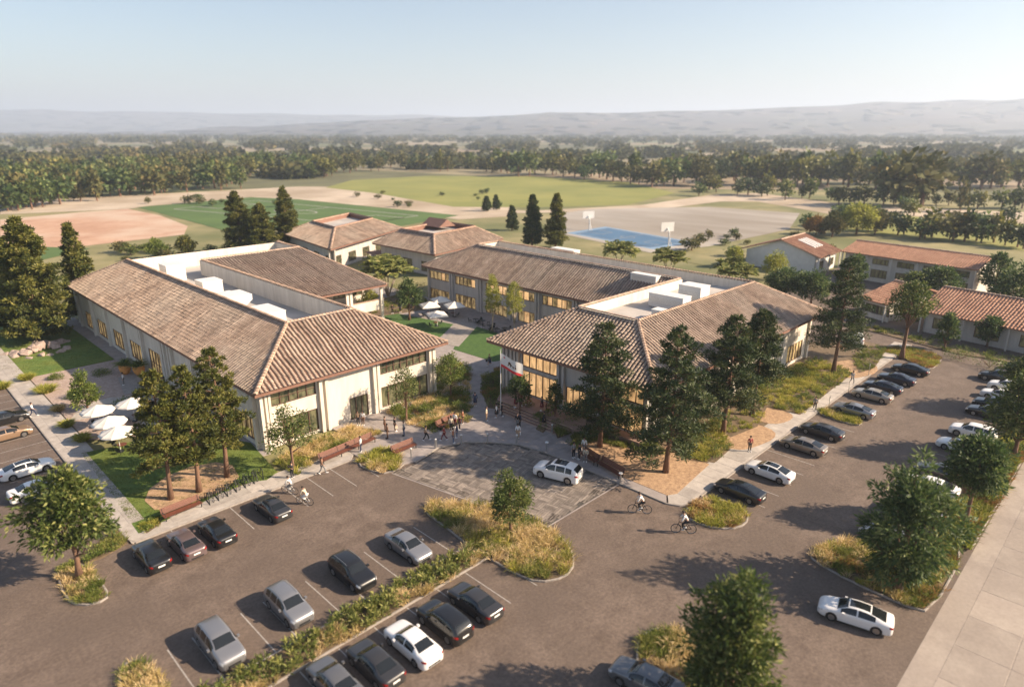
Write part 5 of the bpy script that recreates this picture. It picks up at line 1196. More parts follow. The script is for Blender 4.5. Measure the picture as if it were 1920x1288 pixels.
class CarSurf:
    def __init__(s,kind):
        p=PROF[kind]; s.p=p; st=p['st']; s.xs=[a[0] for a in st]; s.k=[[a[i] for a in st] for i in range(1,5)]
    def sec(s,x):
        """cross section control points j=0..8 at stations x -> (n,9,2)"""
        x=np.atleast_1d(x).astype(float); w,zt,zb,wr=[pchip(s.xs,k,x) for k in s.k]; p=s.p
        zu=np.full_like(x,.20)+.10*np.clip((np.abs(x)-2.1)/.3,0,1)
        for a in p['ax']:
            r=p['wr']+.055; d=np.abs(x-a); ar=np.where(d<r,np.sqrt(np.maximum(r*r-d*d,0))+p['wr']-.01,0); zu=np.maximum(zu,ar)
        h=zt-zb; J=np.zeros((len(x),9,2)); low=np.maximum(zu+.02,.30); mid=np.maximum(zu+.05,.5*(zb+.3)); sh=np.maximum(zu+.07,zb-.14)
        J[:,0]=np.stack([w*.93,zu],1); J[:,1]=np.stack([w*.985,low],1); J[:,2]=np.stack([w,np.minimum(mid,zb-.03)],1); J[:,3]=np.stack([w*.992,np.minimum(sh,zb-.02)],1); J[:,4]=np.stack([w*.95,zb],1)
        J[:,5]=np.stack([.5*(w*.94+wr)+.02,zb+h*.52],1); J[:,6]=np.stack([wr,zb+h*.90],1); J[:,7]=np.stack([wr*.6,zb+h*.985],1); J[:,8]=np.stack([wr*0,zt],1)
        return J
    def pt(s,x,j,sgn=1,off=0.0):
        x=np.atleast_1d(np.asarray(x,float)); j=np.atleast_1d(np.asarray(j,float)); J=s.sec(x); jj=np.clip(j,0,7.9999); i=jj.astype(int); t=(jj-i)[:,None]
        n=np.arange(len(x)); P0=J[n,np.maximum(i-1,0)];P1=J[n,i];P2=J[n,i+1];P3=J[n,np.minimum(i+2,8)]
        P3=np.where((i+2>8)[:,None],P1*np.array([-1,1]),P3)
        tau=.4; m1=(P2-P0)*tau; m2=(P3-P1)*tau; q=(2*t**3-3*t**2+1)*P1+(t**3-2*t**2+t)*m1+(-2*t**3+3*t**2)*P2+(t**3-t**2)*m2
        out=np.stack([x,q[:,0]*sgn,q[:,1]],1)
        if off:
            e=.01; a=s.pt(x+e,j,sgn)-s.pt(x-e,j,sgn); j2=np.clip(j+.05,0,8);j1=np.clip(j-.05,0,8); b=s.pt(x,j2,sgn)-s.pt(x,j1,sgn); nn=np.cross(a,b)*(-sgn if True else 1)
            nn=nrm(nn); c=out-np.array([0,0,.6]); fl=np.sign((nn*(c*np.array([.2,1,1]))).sum(1)); fl[fl==0]=1; out=out+nn*fl[:,None]*off
        return out
def gridmesh(P,nx,nj,flip=False):
    idx=np.arange(nx*nj).reshape(nx,nj); F=np.stack([idx[:-1,:-1],idx[1:,:-1],idx[1:,1:],idx[:-1,1:]],-1).reshape(-1,4)
    return F[:,::-1] if flip else F
CARM={}
def car_meshes(kind):
    S_=CarSurf(kind); p=PROF[kind]; g=p['glass']
    xs=list(np.linspace(S_.xs[0],S_.xs[-1],64))
    for a in p['ax']:
        r=p['wr']+.055; xs+=list(a+r*np.cos(np.linspace(0,math.pi,15)))+[a-r-.004,a+r+.004]
    xs=np.unique(np.round(xs,4)); xs=xs[(xs>=S_.xs[0])&(xs<=S_.xs[-1])]; js=np.array([0,.5,1,1.5,2,2.5,3,3.35,3.7,4,4.5,5,5.5,5.8,6.1,6.5,7,7.5,8])
    X,Jg=np.meshgrid(xs,js,indexing='ij'); nx,nj=X.shape
    R_=S_.pt(X.ravel(),Jg.ravel(),1).reshape(nx,nj,3); L_=S_.pt(X.ravel(),Jg.ravel(),-1).reshape(nx,nj,3)
    full=np.concatenate([R_,L_[:,::-1][:,1:]],1); m=full.shape[1]; ring=full.reshape(-1,3)
    idx=np.arange(nx*m).reshape(nx,m); nxt=np.roll(idx,-1,1)
    F=np.stack([idx[:-1],nxt[:-1],nxt[1:],idx[1:]],-1).reshape(-1,4)
    V=list(map(tuple,ring)); F=[tuple(f) for f in F]; 
    F.append(tuple(idx[0][::-1])); F.append(tuple(idx[-1]))
    me=bpy.data.meshes.new('body'); me.from_pydata(V,[],F); me.polygons.foreach_set('use_smooth',[True]*len(me.polygons)); me.update()
    out={'body':me}
    def patch(xr,jr,sides=(1,-1),off=.008,n=14,k=8):
        mb=MB()
        for sg in sides:
            a,b=np.meshgrid(np.linspace(*xr,n),np.linspace(*jr,k),indexing='ij'); P=S_.pt(a.ravel(),b.ravel(),sg,off)
            mb.add([tuple(q) for q in P],[tuple(f) for f in gridmesh(None,n,k,sg>0)])
        return mb
    def pm(n,mb): me=mb.mesh(n,smooth=True); return me
    out['windscreen']=pm('windscreen',patch(g['ws'],(6.25,8)))
    out['rear_window']=pm('rear_window',patch(g['rw'],(6.2,8)))
    out['side_window']=[pm('side_window',patch(g[q],(4.2,5.82),(sg,))) for sg in (1,-1) for q in ('sf','sr','sq') if q in g]
    out['roof_glass']=pm('roof_glass',patch(g['roof'],(6.7,8),off=.006))
    xf,xb=S_.xs[-1],S_.xs[0]
    out['headlight']=[pm('headlight',patch((xf-.36,xf-.05),(3.1,4.35),(sg,),.01,6,5)) for sg in (1,-1)]
    out['tail_light']=[pm('tail_light',patch((xb+.02,xb+.26),(3.0,4.1),(sg,),.01,6,5)) for sg in (1,-1)]
    mb=MB(); mb.box(xf-.02,xf+.012,-.42,.42,.34,.5); mb.box(xf-.01,xf+.014,-.5,.5,.24,.30); out['grille']=mb.mesh('grille')
    mb=MB(); mb.box(xb-.02,xb+.02,-.26,.26,.66,.78); out['plate']=mb.mesh('plate')
    mb=MB(); mb.box(xb-.015,xb+.02,-.5,.5,.34,.46)
    for sg in (1,-1): mb.box(p['ax'][0]+.42,p['ax'][1]-.42,sg*.86,sg*.93,.17,.24)
    out['trim']=mb.mesh('trim')
    mb=MB()
    for sg in (1,-1):
        mb.box(g['sf'][1]-.28,g['sf'][1]-.10,sg*.93,sg*1.09,S_.k[2][7]-.02,S_.k[2][7]+.12)
    out['mirror']=mb.mesh('mirror')
    # wheel well liner
    mb=MB()
    for a in p['ax']:
        for sg in (1,-1): mb.box(a-.36,a+.36,sg*.55,sg*.60,.2,.7)
    out['wheel_well']=mb.mesh('wheel_well')
    r=p['wr']; mb=MB(); mb.lathe((0,0,0),[(r*.6,-.11),(r*.95,-.11),(r,-.07),(r,.07),(r*.95,.11),(r*.6,.11)],22,'y'); out['wheel']=mb.mesh('wheel')
    mb=MB(); mb.lathe((0,0,0),[(r*.66,-.113),(r*.66,-.02),(r*.1,-.02)],22,'y'); 
    for k in range(5):
        t=2*math.pi*k/5
        for dt in (-.16,.16):
            c,s=math.cos(t+dt),math.sin(t+dt); px_,pz_=-s*.022,c*.022
            P=[(c*.04+px_,-.115,s*.04+pz_),(c*.04-px_,-.115,s*.04-pz_),(c*r*.64-px_,-.115,s*r*.64-pz_),(c*r*.64+px_,-.115,s*r*.64+pz_)]; P+=[(a_,-.05,c_) for a_,_,c_ in P]
            mb.add(P,[(0,1,2,3),(0,4,5,1),(1,5,6,2),(2,6,7,3),(3,7,4,0)])
    mb.lathe((0,-.11,0),[(.06,-.01),(.06,.05)],10,'y'); out['rim']=mb.mesh('rim')
    mb=MB()
    for sg in (1,-1): mb.tube([(-1.5,sg*.62,1.68),(-1.3,sg*.62,1.73),(.2,sg*.62,1.73),(.4,sg*.62,1.67)],.018,6)
    out['roof_rail']=mb.mesh('roof_rail')
    return out
for k_ in PROF: CARM[k_]=car_meshes(k_)
# kerbside sensor pod seen on the white car on the forecourt
def car(kind,pm_,px,py,ang,label,group,roofglass=False,rails=False,z=0,xy=None,dz=.72,cat='car'):
    m=CARM[kind]; u,v=xy if xy else G(px,py,dz)
    e=empty('parked_car',(u,v,z+.002),label,cat,group,R(ang)); P=M[pm_]; e.scale=(1.04,)*3
    link('body',m['body'],P,e,True)
    link('windscreen',m['windscreen'],M['carglass'],e); link('rear_window',m['rear_window'],M['carglass'],e)
    for w in m['side_window']: link('side_window',w,M['carglass'],e)
    if roofglass: link('roof_glass',m['roof_glass'],M['carglass'],e)
    for w in m['headlight']: link('headlight',w,M['lamp'],e)
    for w in m['tail_light']: link('tail_light',w,M['tail'],e)
    link('grille',m['grille'],M['blackplastic'],e); link('number_plate',m['plate'],M['plate'],e); link('trim',m['trim'],M['blackplastic'],e)
    link('mirror',m['mirror'],P,e,True); link('wheel_well',m['wheel_well'],M['blackplastic'],e)
    if rails: link('roof_rail',m['roof_rail'],M['steel'],e)
    p=PROF[kind]; wy=.80 if kind!='suv' else .81
    for a in p['ax']:
        for sg in (1,-1):
            w=link('wheel',m['wheel'],M['tyre'],e); w.location=(a,sg*wy,p['wr']); w.rotation_euler=(0,0,0 if sg<0 else math.pi)
            link('rim',m['rim'],M['rim'],w)
    return e
gA='cars in the left hand row beside the path'; gB='cars nose in to the front pavement'; gC='cars nose in to the planted strip, upper side'; gD='cars nose in to the planted strip, lower side'; gE='cars in the row along the right pavement'; gF='cars in the far right row beside the street bed'
car('sedan','paint_black',8,783,2,'black saloon in the left row, farthest up beside the path',gA)
car('sedan','paint_bronze',12,812,2,'bronze saloon in the left row, next to the black one',gA)
car('sedan','paint_white',50,876,2,'white saloon with dark roof panels in the left row',gA,True)
car('saloon','paint_white',70,915,2,'white saloon half hidden behind the leafy tree at the left',gA)
car('saloon','paint_black',283,1038,91,'black hatchback nose in to the pavement, nearest the path corner',gB)
car('saloon','paint_mauve',348,1016,91,'mauve grey saloon between two black cars by the bench',gB)
car('saloon','paint_black',406,993,91,'black saloon on the right of the mauve one',gB)
car('saloon','paint_charcoal',510,949,91,'dark charcoal saloon with a brown roof tile beside the bike racks',gB,True)
car('suv','paint_silver',412,1204,-90,'silver SUV facing the planted strip, nearest the bottom edge',gC)
car('suv','paint_silver',541,1132,-90,'silver SUV with roof rails facing the planted strip, second from the left',gC,rails=True)
car('suv','paint_black',660,1070,-90,'black SUV facing the planted strip',gC,rails=True)
car('saloon','paint_silver',765,1021,-90,'silver saloon facing the planted strip, nearest the grass island',gC)
car('saloon','paint_charcoal',890,1125,90,'charcoal saloon in the lower row, nearest the grass island',gD)
car('suv','paint_black',833,1162,90,'black estate car in the lower row beside the white one',gD)
car('saloon','paint_white',773,1202,90,'white saloon in the lower row',gD)
car('saloon','paint_charcoal',703,1240,90,'dark grey saloon left of the white one in the lower row',gD)
car('saloon','paint_grey',628,1275,90,'grey saloon cut by the bottom edge in the lower row',gD)
car('saloon','paint_grey',1212,1272,98,'grey coupe cut by the bottom edge beside the grass island','cars on their own')
wc=car('suv','paint_white',1046,880,107,'white SUV with a roof sensor standing on the paved forecourt','cars on their own',True,xy=G(1046,882,.8))
wc.scale=(1.12,)*3; mb=MB(); mb.box(-.25,.15,-.35,.35,1.69,1.76); mb.lathe((-.05,0,1.76),[(.12,0),(.14,.06),(.12,.16),(.03,.18)],12); link('roof_sensor',mb.mesh('roof_sensor'),M['blackplastic'],wc)
car('sedan','paint_white',1604,1148,104,'large white saloon with a black glass roof driving out beside the corner bed','cars on their own',True)
for px,py,pm_,kd,lb in ((1387,917,'paint_black','sedan','black fastback nearest the rounded grass island in the right row'),(1443,881,'paint_white','sedan','white fastback with a black roof in the right row'),(1507,833,'paint_tan','sedan','tan fastback with an open boot lip in the right row'),(1541,806,'paint_charcoal','sedan','dark brown grey fastback in the right row, beside the narrow grass island'),(1601,767,'paint_silver','sedan','silver fastback just beyond the narrow grass island'),(1636,739,'paint_palegold','sedan','pale gold fastback in the right row'),(1655,724,'paint_navy','sedan','navy saloon peeping over the pale gold one'),(1681,709,'paint_navy','saloon','dark navy saloon, second from the far end of the right row'),(1707,691,'paint_black','sedan','black saloon at the far end of the right row')):
    car(kd,pm_,px,py,90,lb,gE,'white' in lb or 'black fastback' in lb)
for i,(x,pm_,kd,lb) in enumerate(((60.4,'paint_silver','sedan','silver car almost hidden by the dense corner tree'),(66.8,'paint_palegold','sedan','pale car seen behind the crown of the dense corner tree'),(73.0,'paint_white','sedan','white saloon parked beside the slim trunked tree at the right'),(77,'paint_charcoal','saloon','dark car beyond the white one, half behind leaves'),(85.6,'paint_white','sedan','white saloon behind the tree top, nearer of two noses'),(90.8,'paint_white','suv','white SUV nosing out from the leaves at the right'),(99.3,'paint_black','saloon','black car half hidden by the blurred tree at the right edge'),(102.6,'paint_black','suv','black SUV beyond the blurred tree at the right edge'),(107.4,'paint_white','saloon','white blurred car in the far right row, nearest of three'),(111.6,'paint_white','suv','white blurred SUV in the far right row, middle of three'),(116.4,'paint_white','saloon','white blurred car in the far right row, farthest of three'),(123,'paint_charcoal','saloon','dark blurred car at the very end of the far right row'))):
    car(kd,pm_,0,0,90,lb,gF,xy=(x,12.5))
car('suv','paint_white',1608,634,20,'white van like car glimpsed behind the tallest right hand pine','cars on their own')
car('suv','paint_black',1872,706,90,'dark car out on the far asphalt at the right edge','cars on their own')
# ================================================================== furniture
def bench(px0,py0,px1,py1,label,back=1,group='wooden benches'):
    a=Vector((*G(px0,py0,.4),0)); b=Vector((*G(px1,py1,.4),0)); d=b-a; ln=d.length; c=(a+b)/2
    e=empty('bench',(c.x,c.y,ZS),label,'bench',group,math.atan2(d.y,d.x))
    if not (back>0): e.rotation_euler[2]+=math.pi
    for k in range(5):
        mb=MB(); mb.tint=.2+.15*k; mb.box(-ln/2,ln/2,-.35+k*.135,-.35+k*.135+.12,.42,.47); part('slat',mb,M['wood'],e,world=False)
    for k in range(4):
        mb=MB(); y=.36+k*.045; z=.52+k*.14; mb.tint=.2+.15*k; mb.add([(-ln/2,y,z),(ln/2,y,z),(ln/2,y+.04,z+.12),(-ln/2,y+.04,z+.12),(-ln/2,y+.04,z-.01),(ln/2,y+.04,z-.01),(ln/2,y+.08,z+.11),(-ln/2,y+.08,z+.11)],[(0,1,2,3),(7,6,5,4),(0,4,5,1),(1,5,6,2),(2,6,7,3),(3,7,4,0)]); part('back_slat',mb,M['wood'],e,world=False)
    n=max(2,int(ln/2.2)+1)
    for k in range(n):
        x=-ln/2+.15+(ln-.3)*k/(n-1); mb=MB(); mb.box(x-.04,x+.04,-.33,.34,.36,.42); mb.box(x-.04,x+.04,-.30,-.24,0,.36); mb.box(x-.04,x+.04,.26,.32,0,.36); mb.tube([(x,.34,.38),(x,.52,1.02)],.03,6); part('bench_leg',mb,M['darkmetal'],e,world=False)
    for x in (-ln/2+.15,ln/2-.15):
        mb=MB(); mb.tube([(x,-.3,.42),(x,-.3,.66),(x,.38,.68)],.025,6); part('armrest',mb,M['darkmetal'],e,world=False)
    return e
bench(306,972,378,943,'reddish wooden bench beside the bike racks at the front lawn')
bench(602,866,702,823,'very long reddish bench along the golden bed by the left building')
bench(738,851,779,834,'short reddish bench behind the yellow grass clump',1)
bench(822,803,858,786,'reddish bench where people gather beside the plaza bed')
bench(1090,850,1118,868,'dark bench under the right pines, nearer the plaza',1)
bench(1122,868,1165,893,'dark bench under the right pines, nearer the forecourt corner',1)
# bollard lamps
for px,py,lb in ((771,858,'slim light bollard beside the short bench'),(817,840,'broad white light bollard left of the forecourt arc'),(865,832,'slim bollard behind the group by the plaza bed'),(914,830,'slim bollard at the top of the forecourt arc, left of centre'),(969,832,'slim bollard at the top of the forecourt arc, in front of the steps'),(1025,846,'round topped bollard behind the white SUV'),(1163,905,'round topped bollard at the end of the dark bench'),(1035,812,'pair of short posts at the foot of the steps')):
    u,v=G(px,py,ZS); e=empty('bollard_light',(u,v,ZS),lb,'bollard','bollard lights round the plaza'); hh=1.05
    mb=MB(); mb.tube([(0,0,0),(0,0,hh)],.07 if 'broad' not in lb else .12,10); part('post',mb,M['steel'],e,world=False)
    mb=MB(); mb.lathe((0,0,hh),[(.09,0),(.22 if 'round' in lb else .12,.05),(.20 if 'round' in lb else .12,.12),(.03,.16)],12); part('lamp_head',mb,M['white'],e,world=False)
# thin posts along right pavement
for px,py,lb in ((1590,738,'thin post on the kerb by the pale gold car'),(1553,768,'thin post on the kerb by the walking man'),(1628,705,'thin post on the kerb near the navy cars')):
    u,v=G(px,py,ZS); e=empty('sign_post',(u,v,ZS),lb,'post','thin posts on the right kerb'); mb=MB(); mb.tube([(0,0,0),(0,0,1.9)],.04,8); part('post',mb,M['steel'],e,world=False); mb=MB(); mb.box(-.16,.16,-.02,.02,1.55,1.9); part('sign_plate',mb,M['steel'],e,world=False)
# bike racks with docked bicycles
def bicycle(loc,rz,label,group=None,colm='darkmetal',z=0):
    e=empty('bicycle',(loc[0],loc[1],z),label,'bicycle',group,rz); r=.345
    for x in (-.53,.53):
        mb=MB(); pts=[(x+r*math.cos(t),0,r+r*math.sin(t)) for t in np.linspace(0,2*math.pi,25)]; mb.tube(pts,.022,6,False); w=part('wheel',mb,M['tyre'],e,world=False)
        mb=MB(); mb.tube([(x+(r-.03)*math.cos(t),0,r+(r-.03)*math.sin(t)) for t in np.linspace(0,2*math.pi,25)],.012,4,False)
        for k in range(9):
            t=k*math.pi/9; mb.tube([(x-(r-.03)*math.cos(t),0,r-(r-.03)*math.sin(t)),(x+(r-.03)*math.cos(t),0,r+(r-.03)*math.sin(t))],.004,3,False)
        part('rim',mb,M['rim'],w,world=False)
    mb=MB(); bb=(-.08,0,.30); st=(-.22,0,.80); hd=(.36,0,.82); hl=(.39,0,.70)
    for a,b in ((bb,st),(st,hd),(bb,hl),(hd,hl),(bb,(-.53,0,r)),(st,(-.53,0,r)),(hl,(.53,0,r)),((-.22,0,.8),(-.25,0,.93)),((.36,0,.82),(.34,0,.98))): mb.tube([a,b],.02,6)
    part('frame',mb,M[colm],e,world=False)
    mb=MB(); mb.tube([(.22,-.27,1.0),(.34,-.2,1.0),(.36,0,.98),(.34,.2,1.0),(.22,.27,1.0)],.016,6); part('handlebar',mb,M['darkmetal'],e,world=False)
    mb=MB(); mb.add([(-.38,-.08,.94),(-.38,.08,.94),(-.12,.02,.95),(-.12,-.02,.95),(-.38,-.08,.98),(-.38,.08,.98),(-.12,.02,.98),(-.12,-.02,.98)],[(0,1,2,3),(7,6,5,4),(0,4,5,1),(1,5,6,2),(2,6,7,3),(3,7,4,0)]); part('saddle',mb,M['blackplastic'],e,world=False)
    mb=MB(); mb.tube([(-.08,-.09,.30),(-.02,-.09,.14)],.012,5); mb.tube([(-.08,.09,.30),(-.14,.09,.46)],.012,5); mb.box(-.07,.03,-.17,-.09,.125,.145); mb.box(-.19,-.09,.09,.17,.455,.475); part('pedals',mb,M['darkmetal'],e,world=False)
    return e
ords=['first','second','third','fourth','fifth','sixth','seventh']
for k in range(7):
    t=k/6; px,py=389+t*(489-389),940-t*(940-893); u,v=G(px,py,ZS)
    e=empty('bike_rack',(u,v,ZS),f'dark hooped bike stand, {ords[k]} in the row counting from the bench','bike rack','bike racks in front of the lawn',R(84))
    mb=MB()
    mb.tube([(-.8,0,0),(-.72,0,.6)]+[(-.45+.30*math.cos(a),0,.85+.30*math.sin(a)) for a in np.linspace(math.pi,0,7)]+[(.1,0,.35),(.7,0,.25),(.8,0,0)],.045,8); part('hoop',mb,M['darkmetal'],e,world=False)
    mb=MB(); mb.tube([(.8,0,0),(.95,0,.35),(.85,0,.55)],.04,6); mb.box(-.9,.9,-.05,.05,0,.03); part('base_rail',mb,M['darkmetal'],e,world=False)
    if k<6: bicycle((u+.42,v+.05),R(86+5*math.sin(k*2)),f'dark bicycle docked after the {ords[k]} bike stand from the bench','docked bicycles',z=ZS)
# parasols
def parasol(u,v,rad,hgt,label,group,sides=10,sq=False,z=.12,apex=.75):
    e=empty('parasol',(u,v,z),label,'parasol',group,R(20))
    mb=MB(); mb.tube([(0,0,0),(0,0,hgt+apex*.9)],.04,8); part('pole',mb,M['white'],e,world=False)
    mb=MB(); mb.lathe((0,0,0),[(.35,0),(.35,.08),(.08,.1)],14); part('base',mb,M['darkmetal'],e,world=False)
    n=4 if sq else sides
    for k in range(n):
        a0,a1=2*math.pi*k/n,2*math.pi*(k+1)/n; am=(a0+a1)/2; mb=MB(); apx=(0,0,hgt+apex)
        V=[];rows=6
        for i in range(rows+1):
            t=i/rows; rr=rad*t; zz=hgt+apex*(1-t)**1.12
            for j,(a,s) in enumerate(((a0,0),(a0*.5+am*.5,.6),(am,1),(a1*.5+am*.5,.6),(a1,0))):
                chord=math.cos((a1-a0)/2)/math.cos(a-am); V.append((rr*chord*math.cos(a),rr*chord*math.sin(a),zz-.06*s*t*(1.6-t)))
        F=[(i*5+j,(i+1)*5+j,(i+1)*5+j+1,i*5+j+1) for i in range(rows) for j in range(4)]
        o=len(V); V+=[(x,y,zz-.02) for x,y,zz in V]; F+=[tuple(reversed([q+o for q in f])) for f in F]
        last=rows*5
        for j in range(4):
            p,q=V[last+j],V[last+j+1]; b=len(V); V+=[(p[0],p[1],p[2]-.14),(q[0],q[1],q[2]-.14)]; F.append((last+j,b,b+1,last+j+1))
        mb.add(V,F); part('canopy_panel',mb,M['canvas'],e,True,world=False)
    for k in range(n):
        a=2*math.pi*k/n; mb=MB(); mb.tube([(0,0,hgt+apex-.08),(rad*math.cos(a),rad*math.sin(a),hgt-.03)],.015,4); part('rib',mb,M['steel'],e,world=False)
    return e
def table(u,v,label,group,z=.12,m='wood',r=.5):
    e=empty('table',(u,v,z),label,'table',group); mb=MB(); mb.lathe((0,0,.70),[(r,0),(r,.04)],20); part('tabletop',mb,M[m],e,world=False)
    mb=MB(); mb.tube([(0,0,0),(0,0,.7)],.04,8); mb.lathe((0,0,0),[(.28,0),(.28,.03)],14); part('leg',mb,M['darkmetal'],e,world=False); return e
def chair(u,v,rz,label,group,z=.12,m='darkmetal'):
    e=empty('chair',(u,v,z),label,'chair',group,rz)
    mb=MB(); mb.box(-.24,.24,-.24,.24,.43,.47); part('seat',mb,M[m],e,world=False)
    mb=MB(); mb.add([(-.24,-.23,.5),(-.24,.23,.5),(-.32,.23,.88),(-.32,-.23,.88),(-.28,-.23,.5),(-.28,.23,.5),(-.36,.23,.88),(-.36,-.23,.88)],[(0,1,2,3),(7,6,5,4),(0,4,5,1),(1,5,6,2),(2,6,7,3),(3,7,4,0)]); part('backrest',mb,M[m],e,world=False)
    for a in (-1,1):
        for b in (-1,1): mb=MB(); mb.tube([(a*.2,b*.2,.43),(a*.24,b*.24,0)],.018,5); part('leg',mb,M['darkmetal'],e,world=False)
    return e
side=[(181,762,'highest white parasol of the left garden, farthest left'),(203,783,'white parasol in the middle of the left garden cluster'),(218,802,'lowest white parasol of the left garden cluster, nearest the lawn'),(246,748,'white parasol half behind the golden pines')]
for k,(px,py,lb) in enumerate(side):
    u,v=G(px,py,3.1); parasol(u,v,1.9,2.45,lb,'white parasols in the left garden')
    table(u+.3,v+.3,['round dark table under the highest left garden parasol','round dark table under the middle left garden parasol','round dark table under the lowest left garden parasol','round dark table under the parasol behind the pines'][k],'tables in the left garden')
    for q in range(3):
        a=q*2.1+k; chair(u+.3+1.05*math.cos(a),v+.3+1.05*math.sin(a),a+math.pi,['first','second','third'][q]+' dark chair under the '+['highest','middle','lowest','half hidden'][k]+' left garden parasol','chairs in the left garden')
for k,(px,py,lb) in enumerate(((805,568,'square white parasol by the courtyard lawn, leftmost of four'),(826,558,'square white parasol nearest the courtyard wall'),(852,568,'square white parasol beside the courtyard path, rightmost of four'),(819,585,'square white parasol nearest the courtyard lawn'))):
    u,v=G(px,py,2.9); parasol(u,v,2.5,2.3,lb,'white parasols in the courtyard',sq=True,z=.1,apex=.8); table(u,v+.5,'small table under the '+['leftmost','wall side','path side','lawn side'][k]+' square courtyard parasol','tables under the courtyard parasols',.1)
    for q in range(2): a=q*3.1+k; chair(u+math.cos(a),v+.5+math.sin(a),a+math.pi,['near','far'][q]+' dark chair under the '+['leftmost','wall side','path side','lawn side'][k]+' square courtyard parasol','chairs under the courtyard parasols',.1)
k=0
for px,py,lb in ((892,603,'dark table near the courtyard path end'),(905,606,'black round table with chairs beside the courtyard path'),(918,615,'dark table left of the first poplar'),(930,621,'dark table beside the first poplar trunk'),(946,620,'dark table right of the first poplar')):
    u,v=G(px,py,.3); table(u,v,lb,'dark courtyard tables',.1,'darkmetal',.55)
    for q in range(3): a=q*2.2+k; chair(u+1.1*math.cos(a),v+1.1*math.sin(a),a+math.pi,['first','second','third'][q]+' black chair at the '+lb,'black courtyard chairs',.1)
    k+=1
# big pots
for k,(px,py,lb) in enumerate(((236,700,'large orange terracotta pot with a spiky plant, left of two by the side door'),(262,702,'large orange terracotta pot with a bushy plant, right of two by the side door'))):
    u,v=G(px,py,.2); e=empty('plant_pot',(u,v,.165),lb,'plant pot','terracotta pots by the side door')
    mb=MB(); mb.lathe((0,0,0),[(.42,0),(.72,.45),(.85,.95),(.80,1.3),(.86,1.36),(.86,1.42),(.7,1.42),(.66,1.25)],22); part('pot',mb,M['terracotta'],e,True,world=False)
    rng=np.random.RandomState(k); n=170; D=sph(rng,n); D[:,2]=np.abs(D[:,2])*1.2+.15; V,F,T=blades(np.tile([[0,0,1.3]],(n,1))+rng.normal(0,.15,(n,3))*[1,1,0],D,rng.uniform(.9,1.9,n),.11,rng,rng.uniform(0,.8,n),.6)
    link('plant',mk('plant',V,F,T),L['shrub'],e)
# driftwood like brown boulder by the side terrace
u,v=G(293,714,.2); import bmesh
e=empty('boulder',(u,v,.165),'brown rounded boulder with a dark hollow beside the side door terrace','boulder')
bm=bmesh.new(); bmesh.ops.create_icosphere(bm,subdivisions=3,radius=1)
for q in bm.verts: q.co=Vector((q.co.x*1.9,q.co.y*1.3,max(0,q.co.z)*1.15))*(1+.1*math.sin(q.co.x*5)+.07*math.sin(q.co.y*7+q.co.z*4))
me=bpy.data.meshes.new('stone'); bm.to_mesh(me); bm.free(); link('stone',me,M['bark'],e)
mb=MB(); mb.lathe((.9,-1.02,.55),[(.02,-.12),(.32,-.1),(.36,.3)],12,'y'); part('hollow',mb,M['tyre'],e,world=False)
# flagpole and flag
u,v=G(939,776,.13); hp=topz(u,v,657)-.13
e=empty('flagpole',(u,v,.13),'tall white flagpole in front of the entrance steps','flagpole')
mb=MB(); mb.tube([(0,0,0),(0,0,hp)],[.07,.045],10); part('pole',mb,M['white'],e,world=False)
mb=MB(); mb.lathe((0,0,hp),[(.03,0),(.09,.06),(.09,.12),(.02,.18)],10); part('finial',mb,M['steel'],e,world=False)
mb=MB(); mb.lathe((0,0,0),[(.2,0),(.2,.1),(.09,.18)],12); part('base',mb,M['steel'],e,world=False)
FW,FH=3.0,1.75
fl=empty('flag',(u,v,.13+hp-.35),'white flag with a dark bear, small red star and red lower stripe','flag',None,AZ-R(90)-R(12))
def fs(s,t,off=0):   # s along 0..FW, t down 0..FH
    x=s*.93; y=.22*math.sin(s*2.4+.4)*(s/FW)**.6+off; z=-t-.48*s-.10*math.sin(s*1.9)*(s/FW); return (x+.06,y,z)
def fpatch(name,s0,s1,t0,t1,m,off,n=24,k=4):
    mb=MB()
    for sg in (1,-1):
        V=[fs(s0+(s1-s0)*i/n,t0+(t1-t0)*j/k,off*sg) for i in range(n+1) for j in range(k+1)]; F=[(i*(k+1)+j,i*(k+1)+j+1,(i+1)*(k+1)+j+1,(i+1)*(k+1)+j) for i in range(n) for j in range(k)]
        mb.add(V,F if sg<0 else [f[::-1] for f in F])
    return part(name,mb,m,fl,True,world=False)
M['flagred']=mat('flag_red',(.55,.035,.04),rough=.8); M['bear']=mat('bear_brown',(.10,.055,.03),rough=.9); M['flaggreen']=mat('flag_green',(.05,.11,.04),rough=.9)
fpatch('flag_field',0,FW,0,FH*.8,M['white'],.006,k=8); fpatch('flag_stripe',0,FW,FH*.8+.002,FH,M['flagred'],.006)
def fpoly(name,pts,m,off=.014):
    mb=MB()
    for sg in (1,-1):
        V=[fs(a,b,off*sg) for a,b in pts]; mb.add(V,[tuple(range(len(V)))] if sg>0 else [tuple(reversed(range(len(V))))])
    part(name,mb,m,fl,world=False)
def star(cx,cy,r): return [(cx+r*(1 if i%2==0 else .4)*math.sin(i*math.pi/5),cy-r*(1 if i%2==0 else .4)*math.cos(i*math.pi/5)) for i in range(10)]
fpoly('star',star(.45,.35,.17),M['flagred'])
fpoly('bear',[(.95,.75),(1.02,.62),(1.12,.56),(1.18,.48),(1.26,.52),(1.5,.42),(1.75,.40),(2.0,.46),(2.12,.60),(2.10,.80),(2.16,1.05),(2.0,1.08),(1.92,.88),(1.78,.86),(1.82,1.08),(1.66,1.08),(1.62,.88),(1.42,.88),(1.44,1.08),(1.28,1.08),(1.26,.86),(1.12,.90),(1.06,1.08),(.92,1.06),(1.04,.80)],M['bear'])
